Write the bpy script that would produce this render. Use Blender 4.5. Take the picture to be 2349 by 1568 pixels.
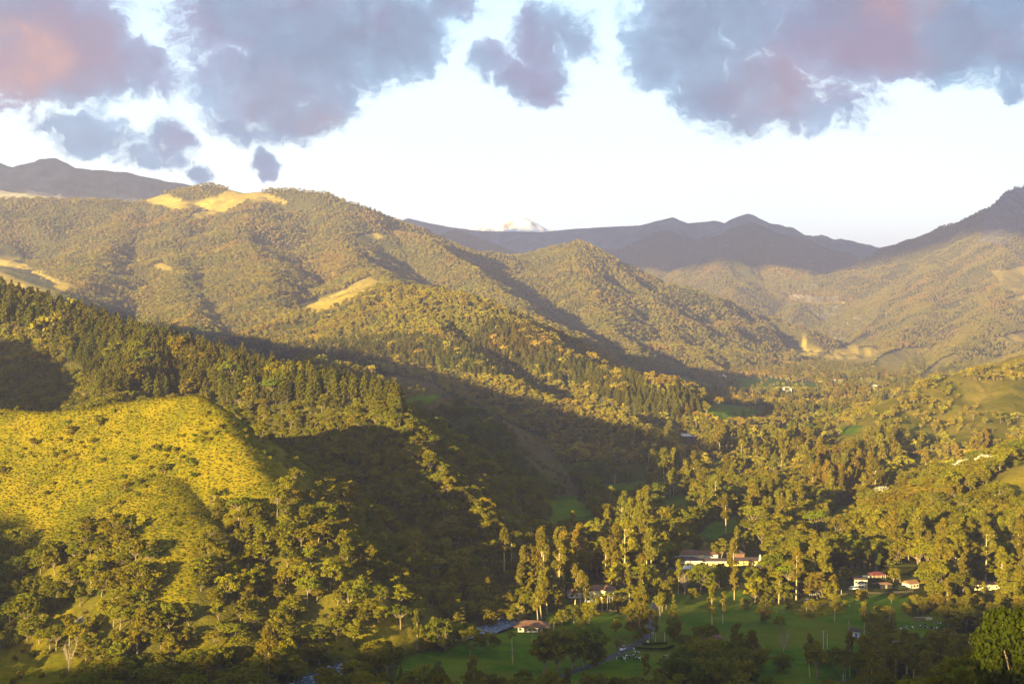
import bpy, math, random, time
import numpy as np
from mathutils import Vector, Matrix

T0 = time.time()
random.seed(7)
rng = np.random.default_rng(11)
scene = bpy.context.scene
for o in list(bpy.data.objects):
    bpy.data.objects.remove(o)

# ------------------------------------------------------------------ camera
PITCH = math.radians(-1.0)
FOC = 3262.0                      # focal length counted in the 2349-wide working units
cam_d = bpy.data.cameras.new("camera")
cam_d.lens = 50.0
cam_d.sensor_width = 36.0
cam_d.clip_start = 0.5
cam_d.clip_end = 80000
cam = bpy.data.objects.new("camera", cam_d)
scene.collection.objects.link(cam)
cam.location = (0, 0, 0)
cam.rotation_euler = (math.radians(90) + PITCH, 0, 0)
scene.camera = cam

# ------------------------------------------------------------------ sun and sky
SUN_EL = math.radians(8.5)
SUN_AZ = math.radians(32)         # the light travels towards (+sin, +cos): sun low behind and to the left
LD = Vector((math.sin(SUN_AZ) * math.cos(SUN_EL), math.cos(SUN_AZ) * math.cos(SUN_EL), -math.sin(SUN_EL)))
sun_d = bpy.data.lights.new("sun", 'SUN')
sun_d.energy = 5.0
sun_d.angle = math.radians(0.5)
sun_d.color = (1.0, 0.79, 0.34)
sun = bpy.data.objects.new("sun", sun_d)
scene.collection.objects.link(sun)
sun.rotation_euler = LD.to_track_quat('-Z', 'Y').to_euler()

scene.view_settings.view_transform = 'Standard'
scene.view_settings.look = 'None'
scene.view_settings.gamma = 1.0
scene.view_settings.exposure = 2.8
scene.view_settings.use_curve_mapping = False
scene.render.engine = 'CYCLES'
cy = scene.cycles
cy.max_bounces = 5
cy.diffuse_bounces = 2
cy.glossy_bounces = 1
cy.transmission_bounces = 3
cy.transparent_max_bounces = 4
cy.volume_bounces = 0
cy.use_denoising = True
cy.denoiser = 'OPENIMAGEDENOISE'
cy.denoising_input_passes = 'RGB_ALBEDO_NORMAL'
cy.denoising_prefilter = 'ACCURATE'
cy.caustics_reflective = False
cy.caustics_refractive = False
cy.sample_clamp_indirect = 3.0


def az_el(X, Y):
    """working-unit picture position -> azimuth, elevation of that direction"""
    u = (X - 1174.5) / FOC
    v = (784.0 - Y) / FOC
    dy = math.cos(PITCH) - v * math.sin(PITCH)
    dz = math.sin(PITCH) + v * math.cos(PITCH)
    return math.atan2(u, dy), math.atan2(dz, math.hypot(u, dy))


class NT:
    """tiny helper to write node trees"""
    def __init__(self, tree):
        self.t = tree
        self.n = tree.nodes
        self.l = tree.links
        self.n.clear()

    def node(self, kind, **kw):
        nd = self.n.new(kind)
        for k, v in kw.items():
            setattr(nd, k, v)
        return nd

    def put(self, sock, v):
        if isinstance(v, bpy.types.NodeSocket):
            self.l.new(v, sock)
        else:
            sock.default_value = v

    def math(self, op, a, b=0.0, c=None, clamp=False):
        nd = self.node('ShaderNodeMath', operation=op, use_clamp=clamp)
        self.put(nd.inputs[0], a)
        self.put(nd.inputs[1], b)
        if c is not None:
            self.put(nd.inputs[2], c)
        return nd.outputs[0]

    def ramp(self, v, a, b, lo=0.0, hi=1.0, smooth=True):
        nd = self.node('ShaderNodeMapRange', interpolation_type='SMOOTHSTEP' if smooth else 'LINEAR')
        self.put(nd.inputs['Value'], v)
        nd.inputs['From Min'].default_value = a
        nd.inputs['From Max'].default_value = b
        nd.inputs['To Min'].default_value = lo
        nd.inputs['To Max'].default_value = hi
        return nd.outputs['Result']

    def mix(self, f, a, b, blend='MIX'):
        nd = self.node('ShaderNodeMix', data_type='RGBA', blend_type=blend)
        self.put(nd.inputs[0], f)
        self.put(nd.inputs[6], a if isinstance(a, bpy.types.NodeSocket) else (*a, 1))
        self.put(nd.inputs[7], b if isinstance(b, bpy.types.NodeSocket) else (*b, 1))
        return nd.outputs[2]

    def noise(self, vec, scale, detail=4.0, rough=0.55, dist=0.0, dims='3D', w=None):
        nd = self.node('ShaderNodeTexNoise', noise_dimensions=dims)
        if vec is not None:
            self.l.new(vec, nd.inputs['Vector'])
        nd.inputs['Scale'].default_value = scale
        nd.inputs['Detail'].default_value = detail
        nd.inputs['Roughness'].default_value = rough
        nd.inputs['Distortion'].default_value = dist
        return nd

    def vmath(self, op, a, b):
        nd = self.node('ShaderNodeVectorMath', operation=op)
        self.put(nd.inputs[0], a)
        self.put(nd.inputs[1], b)
        return nd.outputs['Value'] if op in ('LENGTH', 'DISTANCE') else nd.outputs['Vector']


# cloud banks seen in the sky: X, Y, half width, half height (working units), weight
CLOUD_SPOTS = [
    (60, 80, 230, 190, 1.25), (150, 150, 130, 100, 1.1), (300, 160, 120, 75, 1.0), (390, 195, 80, 45, .8), (-150, 100, 250, 170, 1.1),
    (560, 30, 210, 140, 1.15), (700, 90, 240, 150, 1.2), (600, 190, 200, 120, 1.15), (690, 250, 130, 75, 1.1),
    (890, 70, 170, 130, 1.15), (1000, 0, 120, 70, .95), (760, 200, 70, 110, 1.0), (560, 270, 110, 60, .95),
    (1240, 90, 90, 90, 1.05), (1220, 190, 110, 70, 1.05), (1320, 80, 70, 70, 1.0), (1130, 150, 70, 60, .85),
    (1660, 60, 240, 160, 1.25), (1720, 210, 190, 120, 1.25), (1830, 240, 90, 80, 1.0), (1960, 60, 260, 130, 1.25),
    (2160, 80, 230, 110, 1.2), (2330, 60, 150, 150, 1.15), (1960, 230, 110, 90, .68), (1540, 110, 110, 110, .9),
    (165, 300, 120, 55, .92), (385, 320, 62, 62, 1.0), (350, 365, 100, 42, .85), (455, 400, 34, 26, .95),
    (608, 362, 40, 32, .95), (612, 392, 26, 24, .8), (280, 310, 60, 40, .7), (2330, 190, 60, 60, .75),
]
PINK_SPOTS = [(50, 130, 190, 130, 1.0), (740, 262, 90, 60, .8), (690, 230, 160, 80, .5), (1760, 220, 170, 110, .7), (2060, 20, 160, 60, .75), (2100, 100, 260, 70, .5)]

world = bpy.data.worlds.new("World")
scene.world = world
world.use_nodes = True
W = NT(world.node_tree)
geo = W.node('ShaderNodeTexCoord')
sep = W.node('ShaderNodeSeparateXYZ')
W.l.new(geo.outputs['Generated'], sep.inputs[0])
vx, vy, vz = sep.outputs
azn = W.math('ARCTAN2', vx, vy)
eln = W.math('ARCSINE', vz)
uv = W.node('ShaderNodeCombineXYZ')
W.l.new(azn, uv.inputs[0])
W.l.new(eln, uv.inputs[1])
UV = uv.outputs[0]
sky = W.node('ShaderNodeTexSky', sky_type='NISHITA')
sky.sun_disc = False
sky.sun_elevation = SUN_EL
sky.sun_rotation = math.pi + SUN_AZ
sky.altitude = 1900
sky.air_density = 1.0
sky.dust_density = 1.0
# the air near the horizon is bright and almost white, paler blue higher up
pale = W.mix(W.ramp(eln, 0.0, 0.14), (7.6, 7.5, 6.7), (4.1, 4.8, 4.8))
pale = W.mix(W.ramp(eln, 0.08, 0.30), pale, (2.0, 3.4, 4.5))
pale = W.mix(W.ramp(eln, 0.24, 0.9), pale, (.6, 1.0, 1.7))
clear = W.mix(0.86, sky.outputs[0], pale)


def spots(lst, k):
    acc = None
    # wispy edges: the lookup position is shifted by a small turbulent field
    for (X, Y, a, b, wt) in lst:
        ca, ce = az_el(X, Y)
        d = W.vmath('SUBTRACT', k, (ca, ce, 0))
        d = W.vmath('MULTIPLY', d, (FOC / a, FOC / b, 0))
        ln = W.vmath('LENGTH', d, (0, 0, 0))
        v = W.ramp(ln, 0.35, 1.35, wt, 0.0)
        if acc is None:
            acc = v
        else:
            nd = W.node('ShaderNodeMath', operation='SMOOTH_MAX')
            W.put(nd.inputs[0], acc)
            W.put(nd.inputs[1], v)
            nd.inputs[2].default_value = 0.12
            acc = nd.outputs[0]
    return acc


warp = W.noise(UV, 28.0, 6, 0.6)
wv = W.vmath('MULTIPLY', W.vmath('SUBTRACT', warp.outputs['Color'], (0.5, 0.5, 0.5)), (0.045, 0.035, 0))
UV2 = W.vmath('ADD', UV, wv)
mask = spots(CLOUD_SPOTS, UV2)
# outside the photographed part the same broken cloud goes on all round
gen = W.noise(W.vmath('MULTIPLY', UV, (1, 1.6, 1)), 3.2, 3, 0.5)
away = W.ramp(W.math('ABSOLUTE', azn), 0.42, 0.60)
hi = W.ramp(eln, 0.27, 0.40)
outside = W.math('MAXIMUM', away, hi)
genm = W.math('MULTIPLY', W.ramp(gen.outputs['Fac'], 0.46, 0.62, 0.0, 1.15), W.math('MULTIPLY', outside, W.ramp(eln, 0.03, 0.12)))
mask = W.math('MAXIMUM', mask, genm)
fine = W.noise(W.vmath('MULTIPLY', UV2, (1, 1.25, 1)), 15.0, 12, 0.66)
fine2 = W.noise(UV2, 70.0, 10, 0.74)
edge = W.math('ADD', W.math('MULTIPLY', W.math('SUBTRACT', fine.outputs['Fac'], 0.5), 3.2),
              W.math('MULTIPLY', W.math('SUBTRACT', fine2.outputs['Fac'], 0.5), 2.4))
dens = W.math('SUBTRACT', W.math('ADD', W.math('MULTIPLY', mask, 1.25), W.math('MULTIPLY', edge, W.ramp(mask, 0.0, 0.45))), 0.10)
cover = W.ramp(dens, 0.14, 0.95)
thick = W.ramp(W.math('ADD', mask, W.math('MULTIPLY', W.math('SUBTRACT', fine.outputs['Fac'], 0.5), 1.5)), 0.5, 1.45)
pink = spots(PINK_SPOTS, UV2)
tone = W.noise(UV2, 9.0, 5, 0.55)
cblue = W.mix(thick, (.95, 1.75, 2.55), (.42, .74, 1.28))
cmauve = W.mix(thick, (1.0, 1.35, 2.1), (.62, .64, 1.18))
ccol = W.mix(W.ramp(tone.outputs['Fac'], 0.44, 0.60), cblue, cmauve)
ccol = W.mix(W.math('MULTIPLY', pink, W.ramp(tone.outputs['Fac'], 0.3, 0.66, .2, .85)), ccol, (1.32, .78, .95))
ccol = W.mix(W.math('MULTIPLY', W.ramp(pink, 0.62, 1.0), W.ramp(fine.outputs['Fac'], .40, .62, 0, .8)), ccol, (2.1, 1.12, .9))
hole = W.noise(UV2, 11.0, 8, 0.62)
ccol = W.mix(W.ramp(hole.outputs['Fac'], 0.52, 0.80, 0.0, 0.55), ccol, (1.7, 2.9, 3.9))
full = W.mix(W.math('MULTIPLY', cover, 0.98), clear, ccol)
bg = W.node('ShaderNodeBackground')
W.l.new(full, bg.inputs['Color'])
bg.inputs['Strength'].default_value = 0.050
wo = W.node('ShaderNodeOutputWorld')
W.l.new(bg.outputs[0], wo.inputs['Surface'])
world.cycles.sampling_method = 'MANUAL'
world.cycles.sample_map_resolution = 512

# ------------------------------------------------------------------ object helpers
COL = scene.collection


def link(o, parent=None):
    COL.objects.link(o)
    if parent is not None:
        o.parent = parent
    return o


def tag(o, label=None, cat=None, group=None, kind=None):
    if label:
        o['label'] = label
    if cat:
        o['category'] = cat
    if group:
        o['group'] = group
    if kind:
        o['kind'] = kind
    return o


def empty(name, loc, label, cat, group=None, rz=0.0, scale=1.0):
    o = bpy.data.objects.new(name, None)
    o.empty_display_size = 0.5
    COL.objects.link(o)
    o.location = loc
    o.rotation_euler = (0, 0, rz)
    o.scale = (scale,) * 3
    return tag(o, label, cat, group)


class MB:
    """collects vertices, faces and face material indices"""
    def __init__(self):
        self.v = []
        self.f = []
        self.m = []

    def add(self, vs, fs, mi=0):
        b = len(self.v)
        self.v.extend([tuple(p) for p in vs])
        for f in fs:
            self.f.append(tuple(i + b for i in f))
            self.m.append(mi)

    def box(self, x0, x1, y0, y1, z0, z1, mi=0):
        vs = [(x0, y0, z0), (x1, y0, z0), (x1, y1, z0), (x0, y1, z0), (x0, y0, z1), (x1, y0, z1), (x1, y1, z1), (x0, y1, z1)]
        self.add(vs, [(0, 3, 2, 1), (4, 5, 6, 7), (0, 1, 5, 4), (1, 2, 6, 5), (2, 3, 7, 6), (3, 0, 4, 7)], mi)

    def tube(self, pts, rads, n=5, mi=0, cap=True):
        pts = [Vector(p) for p in pts]
        vs = []
        for i, p in enumerate(pts):
            a = pts[max(i - 1, 0)]
            b = pts[min(i + 1, len(pts) - 1)]
            d = (b - a)
            if d.length < 1e-6:
                d = Vector((0, 0, 1))
            d.normalize()
            u = d.cross(Vector((0.31, 0.95, 0.05)))
            if u.length < 0.1:
                u = d.cross(Vector((1, 0, 0)))
            u.normalize()
            w = d.cross(u)
            for k in range(n):
                t = 2 * math.pi * k / n
                vs.append(p + (u * math.cos(t) + w * math.sin(t)) * rads[i])
        fs = []
        for i in range(len(pts) - 1):
            for k in range(n):
                fs.append((i * n + k, i * n + (k + 1) % n, (i + 1) * n + (k + 1) % n, (i + 1) * n + k))
        if cap:
            fs.append(tuple(range(n))[::-1])
            fs.append(tuple((len(pts) - 1) * n + k for k in range(n)))
        self.add(vs, fs, mi)

    def mesh(self, name, mats, smooth=False):
        me = bpy.data.meshes.new(name)
        me.from_pydata(self.v, [], self.f)
        for m in mats:
            me.materials.append(m)
        if len(mats) > 1:
            me.polygons.foreach_set('material_index', self.m)
        if smooth:
            me.polygons.foreach_set('use_smooth', [True] * len(me.polygons))
        me.update()
        return me

    def build(self, name, mats, parent=None, smooth=False):
        if not isinstance(mats, (list, tuple)):
            mats = [mats]
        return link(bpy.data.objects.new(name, self.mesh(name, mats, smooth)), parent)


# ------------------------------------------------------------------ numpy noise
def _hash(ix, iy, seed):
    h = (ix.astype(np.int64) * 374761393 + iy.astype(np.int64) * 668265263 + seed * 1442695041) & 0xFFFFFFFF
    h = ((h ^ (h >> 13)) * 1274126177) & 0xFFFFFFFF
    return ((h ^ (h >> 16)) & 0xFFFFFF) / float(0xFFFFFF)


def gnoise(x, y, seed=0):
    x0 = np.floor(x)
    y0 = np.floor(y)
    fx = x - x0
    fy = y - y0
    ux = fx * fx * fx * (fx * (fx * 6 - 15) + 10)
    uy = fy * fy * fy * (fy * (fy * 6 - 15) + 10)

    def g(i, j):
        a = _hash(x0 + i, y0 + j, seed) * 2 * np.pi
        return np.cos(a) * (fx - i) + np.sin(a) * (fy - j)
    a = g(0, 0) * (1 - ux) + g(1, 0) * ux
    b = g(0, 1) * (1 - ux) + g(1, 1) * ux
    return (a * (1 - uy) + b * uy) * 1.5


def fbm(x, y, octs=4, seed=0, gain=0.5):
    s = 0
    a = 1.0
    f = 1.0
    for i in range(octs):
        s = s + a * gnoise(x * f + 17.3 * i, y * f - 9.1 * i, seed + i)
        a *= gain
        f *= 2.03
    return s


def ridged(x, y, octs=4, seed=0):
    s = 0
    a = 1.0
    f = 1.0
    for i in range(octs):
        s = s + a * (1 - 2 * np.abs(gnoise(x * f + 7.7 * i, y * f, seed + i)))
        a *= 0.5
        f *= 2.07
    return s
# ------------------------------------------------------------------ terrain
FLOOR = -145.0


def P(X, Y, d, lower=0.0):
    u = (X - 1174.5) / FOC
    v = (784.0 - Y) / FOC
    dy = math.cos(PITCH) - v * math.sin(PITCH)
    dz = math.sin(PITCH) + v * math.cos(PITCH)
    return (u * d / dy, d, dz * d / dy - lower)


def project(x, y, z):
    cp, sp = math.cos(PITCH), math.sin(PITCH)
    f = y * cp + z * sp
    up = -y * sp + z * cp
    f = np.maximum(f, 1e-3)
    return 1174.5 + x / f * FOC, 784.0 - up / f * FOC


# each ridge: name, list of (X, Y, distance), tree height on the crest, near slope, far slope, roll-over length, rounding, gully depth
RIDGES = [
    ('near_hill', [(-900, 830, 1050), (-400, 900, 950), (0, 934, 860), (110, 942, 842), (220, 930, 825), (330, 910, 805), (450, 903, 785), (490, 928, 765), (545, 1003, 735), (600, 1083, 706), (650, 1155, 682), (710, 1222, 662), (770, 1290, 648), (850, 1355, 636), (930, 1415, 630), (975, 1450, 625)], 1.0, .80, .50, 160, 6, .08),
    ('near_hill', [(392, 1050, 742), (430, 1165, 676), (447, 1285, 632), (430, 1395, 608), (400, 1500, 590)], 2.0, .66, .55, 120, 14, .05),
    ('pine_spur', [(-1000, 430, 2100), (-400, 530, 1750), (0, 640, 1350), (200, 697, 1270), (350, 743, 1210), (500, 789, 1150), (650, 823, 1100), (780, 843, 1060), (860, 864, 1035), (905, 905, 1020)], 21.0, .62, .45, 150, 8, .12),
    ('pine_spur', [(880, 928, 1005), (925, 985, 922), (980, 1076, 858), (1040, 1136, 827), (1100, 1195, 802), (1145, 1245, 786), (1180, 1290, 774)], 0.0, .62, .45, 150, 6, .12),
    ('pine_spur', [(350, 743, 1210), (300, 830, 1120), (240, 900, 1040), (200, 980, 960)], 18.0, .5, .4, 120, 10, .1),
    ('shaded_spur', [(700, 820, 1560), (820, 849, 1380), (900, 868, 1340), (960, 885, 1310), (1010, 907, 1280), (1060, 945, 1245), (1120, 1030, 1160), (1180, 1105, 1110), (1220, 1180, 1040), (1240, 1225, 990)], 2.0, .6, .45, 150, 6, .14),
    ('shaded_spur', [(900, 830, 2000), (1060, 905, 1720), (1150, 950, 1600), (1240, 1012, 1480), (1290, 1080, 1360), (1335, 1130, 1250)], 4.0, .55, .4, 150, 6, .14),
    ('middle_mountain', [(500, 770, 3050), (660, 716, 2850), (740, 697, 2750), (850, 645, 2600), (960, 650, 2450), (1090, 673, 2300), (1190, 735, 2150), (1270, 790, 2050), (1370, 846, 1960), (1440, 853, 1900), (1500, 846, 1850), (1560, 897, 1800), (1620, 962, 1740), (1655, 1010, 1690)], 11.0, .5, .28, 250, 14, .16),
    ('middle_mountain', [(960, 650, 2450), (1000, 750, 2120), (1100, 840, 1880), (1250, 895, 1740), (1390, 930, 1640), (1500, 985, 1520), (1560, 1040, 1420)], 11.0, .42, .28, 220, 12, .16),
    ('middle_mountain', [(850, 645, 2600), (840, 750, 2250), (880, 830, 1980), (960, 880, 1800)], 11.0, .36, .28, 220, 14, .16),
    ('great_mountain', [(-1300, 480, 5800), (-500, 440, 5400), (0, 450, 5000), (150, 453, 5000), (310, 457, 5050), (390, 436, 5050), (480, 417, 5050), (560, 437, 5000), (660, 428, 5000), (740, 437, 4950), (800, 464, 4900), (880, 512, 4800)], 10.0, .52, .26, 450, 20, .12),
    ('great_mountain', [(880, 512, 4800), (905, 527, 4740), (960, 535, 4600), (1050, 595, 4250), (1120, 645, 3950), (1200, 705, 3600), (1290, 775, 3200), (1375, 850, 2800)], 10.0, .60, .42, 400, 16, .12),
    ('great_mountain', [(310, 457, 5050), (262, 545, 4400), (195, 625, 3700), (110, 690, 3100)], 10.0, .36, .24, 400, 25, .12),
    ('great_mountain', [(600, 437, 5000), (540, 530, 4350), (600, 610, 3700), (630, 700, 3150), (760, 770, 2650), (830, 830, 2250)], 10.0, .36, .24, 400, 25, .12),
    ('great_mountain', [(800, 464, 4900), (775, 550, 4350), (830, 610, 3850), (900, 645, 3300)], 10.0, .36, .24, 400, 25, .12),
    ('great_mountain', [(-400, 450, 5300), (-250, 560, 4500), (-60, 590, 3900), (60, 640, 3400)], 10.0, .36, .24, 400, 25, .12),
    ('great_mountain', [(430, 445, 5000), (400, 560, 4250), (420, 680, 3400), (450, 745, 2900)], 10.0, .36, .24, 400, 25, .12),
    ('pointed_hill', [(1000, 600, 5400), (1120, 591, 5200), (1200, 579, 5100), (1270, 561, 5000), (1325, 547, 4950), (1360, 561, 4900), (1385, 592, 4800), (1480, 662, 4550), (1600, 745, 4300), (1720, 801, 4100), (1850, 838, 3900), (1920, 858, 3750)], 10.0, .72, .42, 350, 14, .10),
    ('pointed_hill', [(1325, 547, 4950), (1345, 650, 4350), (1400, 755, 3750), (1500, 830, 3350), (1600, 862, 3150)], 10.0, .5, .32, 300, 18, .10),
    ('pointed_hill', [(1480, 662, 4550), (1530, 760, 4000), (1620, 830, 3600), (1700, 862, 3400)], 10.0, .5, .32, 300, 18, .10),
    ('hazy_hill', [(1300, 650, 8600), (1470, 648, 8000), (1560, 613, 7700), (1650, 590, 7500), (1700, 602, 7400), (1765, 652, 7150), (1830, 702, 6800), (1900, 752, 6400), (1970, 803, 5700)], 9.0, .78, .42, 400, 20, .10),
    ('hazy_hill', [(1650, 590, 7500), (1690, 700, 6400), (1790, 778, 5500), (1880, 822, 4900)], 9.0, .5, .32, 400, 25, .10),
    ('hazy_hill', [(1560, 613, 7700), (1570, 710, 6300), (1660, 800, 5100), (1740, 830, 4600)], 9.0, .5, .32, 400, 25, .10),
    ('hazy_hill', [(1720, 600, 8460), (1800, 612, 8190), (1865, 645, 7830), (1930, 690, 7290), (2000, 742, 6570), (2010, 790, 5760)], 9.0, .75, .45, 400, 20, .10),
    ('cliff_mountain', [(3400, 380, 8500), (2800, 360, 8000), (2500, 400, 7650), (2380, 418, 7500), (2340, 424, 7480), (2310, 434, 7450), (2288, 464, 7400), (2275, 488, 7370), (2250, 520, 7300), (2222, 556, 7200), (2150, 602, 6900), (2060, 672, 6500), (1992, 746, 6000), (1930, 800, 5300), (1876, 832, 4650)], 8.0, 1.0, .5, 500, 12, .10),
    ('cliff_mountain', [(2288, 464, 7400), (2300, 620, 6200), (2275, 725, 5200), (2200, 800, 4350), (2100, 862, 3600)], 9.0, .5, .32, 400, 25, .10),
    ('cliff_mountain', [(2150, 602, 6900), (2125, 705, 5850), (2050, 790, 4900), (1950, 843, 4150)], 9.0, .5, .32, 400, 25, .10),
    ('cliff_mountain', [(2800, 380, 8000), (2650, 600, 6000), (2500, 730, 4600), (2330, 815, 3800)], 9.0, .5, .32, 400, 25, .10),
    ('far_range', [(2100, 590, 9765), (2182, 558, 9486), (2205, 538, 9393), (2232, 520, 9300), (2265, 494, 9207), (2400, 470, 9207)], 0, .6, .35, 600, 15, .2),
    ('far_range', [(-200, 560, 11020), (500, 560, 10640), (860, 545, 10336), (905, 515, 10260), (937, 501, 10260), (985, 512, 10260), (1035, 521, 10260), (1110, 530, 10260), (1240, 532, 10260), (1300, 526, 10260), (1400, 520, 10184), (1470, 517, 10032), (1510, 506, 9880), (1542, 499, 9880), (1580, 512, 9880), (1610, 509, 9804), (1637, 506, 9804), (1655, 515, 9804), (1690, 503, 9728), (1715, 490, 9728), (1745, 503, 9728), (1780, 520, 9652), (1860, 550, 9576), (1940, 577, 9500), (2000, 572, 9424), (2065, 558, 9348), (2085, 548, 9348), (2125, 546, 9272), (2180, 558, 9120), (2500, 560, 9120), (3500, 520, 9500)], 0, .5, .22, 900, 25, .12),
    ('far_range', [(1000, 560, 8740), (1020, 540, 8740), (1045, 531, 8740), (1080, 545, 8588), (1150, 570, 8360)], 0, .4, .25, 500, 15, .2),
    ('far_range', [(1542, 499, 9880), (1500, 600, 8360), (1480, 640, 7448)], 0, .35, .2, 600, 30, .12),
    ('far_range', [(1715, 490, 9728), (1740, 580, 8208), (1780, 620, 7448)], 0, .35, .2, 600, 30, .12),
    ('far_range', [(2110, 546, 9272), (2070, 620, 7600), (2030, 700, 6308)], 0, .4, .25, 600, 30, .12),
    ('far_plateau', [(-900, 430, 7956), (-200, 392, 7645), (0, 374, 7459), (30, 383, 7459), (60, 374, 7459), (82, 371, 7459), (95, 364, 7459), (125, 362, 7459), (148, 372, 7459), (168, 385, 7459), (290, 395, 7459), (345, 408, 7459), (440, 425, 7459), (620, 480, 7459)], 0, .55, .22, 700, 12, .12),
    ('far_plateau', [(-200, 392, 7645), (20, 440, 6091), (110, 450, 5780)], 0, .4, .25, 500, 20, .2),
    ('snow_peak', [(950, 545, 10976), (1070, 528, 10752), (1090, 516, 10752), (1108, 513, 10752), (1122, 520, 10752), (1140, 507, 10752), (1160, 501, 10752), (1200, 499, 10752), (1215, 506, 10752), (1230, 517, 10752), (1245, 528, 10752), (1340, 540, 10976)], 0, .5, .3, 1500, 20, .15),
    ('right_hill', [(3300, 640, 2800), (2800, 700, 2350), (2500, 760, 2100), (2349, 803, 2000), (2290, 830, 1950), (2180, 850, 1850), (2100, 884, 1780), (2040, 921, 1700), (1990, 957, 1620), (1920, 1012, 1530), (1875, 1048, 1470), (1850, 1085, 1400)], 7.0, .48, .28, 200, 10, .14),
    ('right_hill', [(2349, 803, 2000), (2310, 890, 1780), (2240, 970, 1580), (2150, 1040, 1380), (2080, 1095, 1250), (2040, 1130, 1170)], 8.0, .36, .26, 200, 12, .14),
    ('right_hill', [(2600, 800, 1900), (2480, 930, 1580), (2380, 1030, 1320), (2280, 1110, 1130), (2180, 1170, 1030)], 8.0, .36, .26, 200, 12, .14),
    ('right_hill', [(3000, 960, 1300), (2600, 1060, 1120), (2420, 1135, 1010), (2330, 1190, 930), (2250, 1240, 875)], 8.0, .36, .26, 200, 12, .14),
    ('grassy_shoulder', [(3000, 860, 1250), (2600, 960, 1080), (2420, 1035, 1000), (2349, 1072, 965), (2265, 1118, 935), (2195, 1162, 915), (2140, 1200, 900)], 0, .4, .3, 120, 6, .05),
]
REAL_RIDGES = [
    # the hill the photographer stands on, in metres
    ('viewpoint_hill', [(-2200, -500, 130), (-1200, -260, 90), (-800, -140, 56), (-700, -110, 8), (-630, -95, -24), (-520, -85, -20), (-400, -95, -2), (-250, -110, 3), (-70, -50, -7), (-8, -7, -1.9), (8, -5, -1.9), (70, -50, 7), (260, -90, 14), (700, -160, 44), (1400, -100, 110)], .6, .42, 150, 1.5, .05),
    ('added_left_hill', [(-1500, 500, 140), (-1150, 560, 110), (-860, 690, 86), (-740, 770, 66), (-660, 840, 40), (-620, 900, 5)], .5, .4, 120, 10, .08),  # unseen hill added outside the view to shade the pine spur's left end
    ('viewpoint_hill', [(60, -25, -2), (66, 40, -20), (88, 160, -45), (108, 290, -72), (150, 400, -102), (210, 480, -130)], .6, .45, 80, 4, .05),
]
RNAMES = []
SEG = []
for (nm, pts, th, s1, s2, R, w, gd) in RIDGES:
    if nm not in RNAMES:
        RNAMES.append(nm)
    q = [P(X, Y, d, th) for (X, Y, d) in pts]
    for a, b in zip(q[:-1], q[1:]):
        SEG.append((RNAMES.index(nm), a, b, s1, s2, R, w, gd))
for (nm, pts, s1, s2, R, w, gd) in REAL_RIDGES:
    if nm not in RNAMES:
        RNAMES.append(nm)
    for a, b in zip(pts[:-1], pts[1:]):
        SEG.append((RNAMES.index(nm), a, b, s1, s2, R, w, gd))
RNAMES.append('valley_floor')
FID = len(RNAMES) - 1

# river and road centre lines (working units on the valley floor)


def floor_pt(X, Y, z=FLOOR):
    p = P(X, Y, 1000.0)
    k = z / p[2]
    return (p[0] * k, 1000.0 * k)


RIVER = [floor_pt(*q) for q in [(1210, 1180), (1190, 1260), (1170, 1330), (1140, 1380), (1150, 1410), (1152, 1424), (1125, 1437), (1070, 1448), (1000, 1468), (930, 1490), (860, 1500), (780, 1530), (700, 1570), (600, 1640)]]
ROAD = [floor_pt(*q) for q in [(1000, 1680), (1130, 1610), (1240, 1568), (1330, 1535), (1400, 1508), (1450, 1482), (1480, 1463), (1492, 1440), (1495, 1405), (1510, 1370), (1528, 1335), (1545, 1305)]]


def poly_dist(x, y, pts):
    best = np.full(x.shape, 1e9)
    for (ax, ay), (bx, by) in zip(pts[:-1], pts[1:]):
        dx, dy = bx - ax, by - ay
        t = np.clip(((x - ax) * dx + (y - ay) * dy) / (dx * dx + dy * dy), 0, 1)
        best = np.minimum(best, np.hypot(x - ax - t * dx, y - ay - t * dy))
    return best


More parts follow.
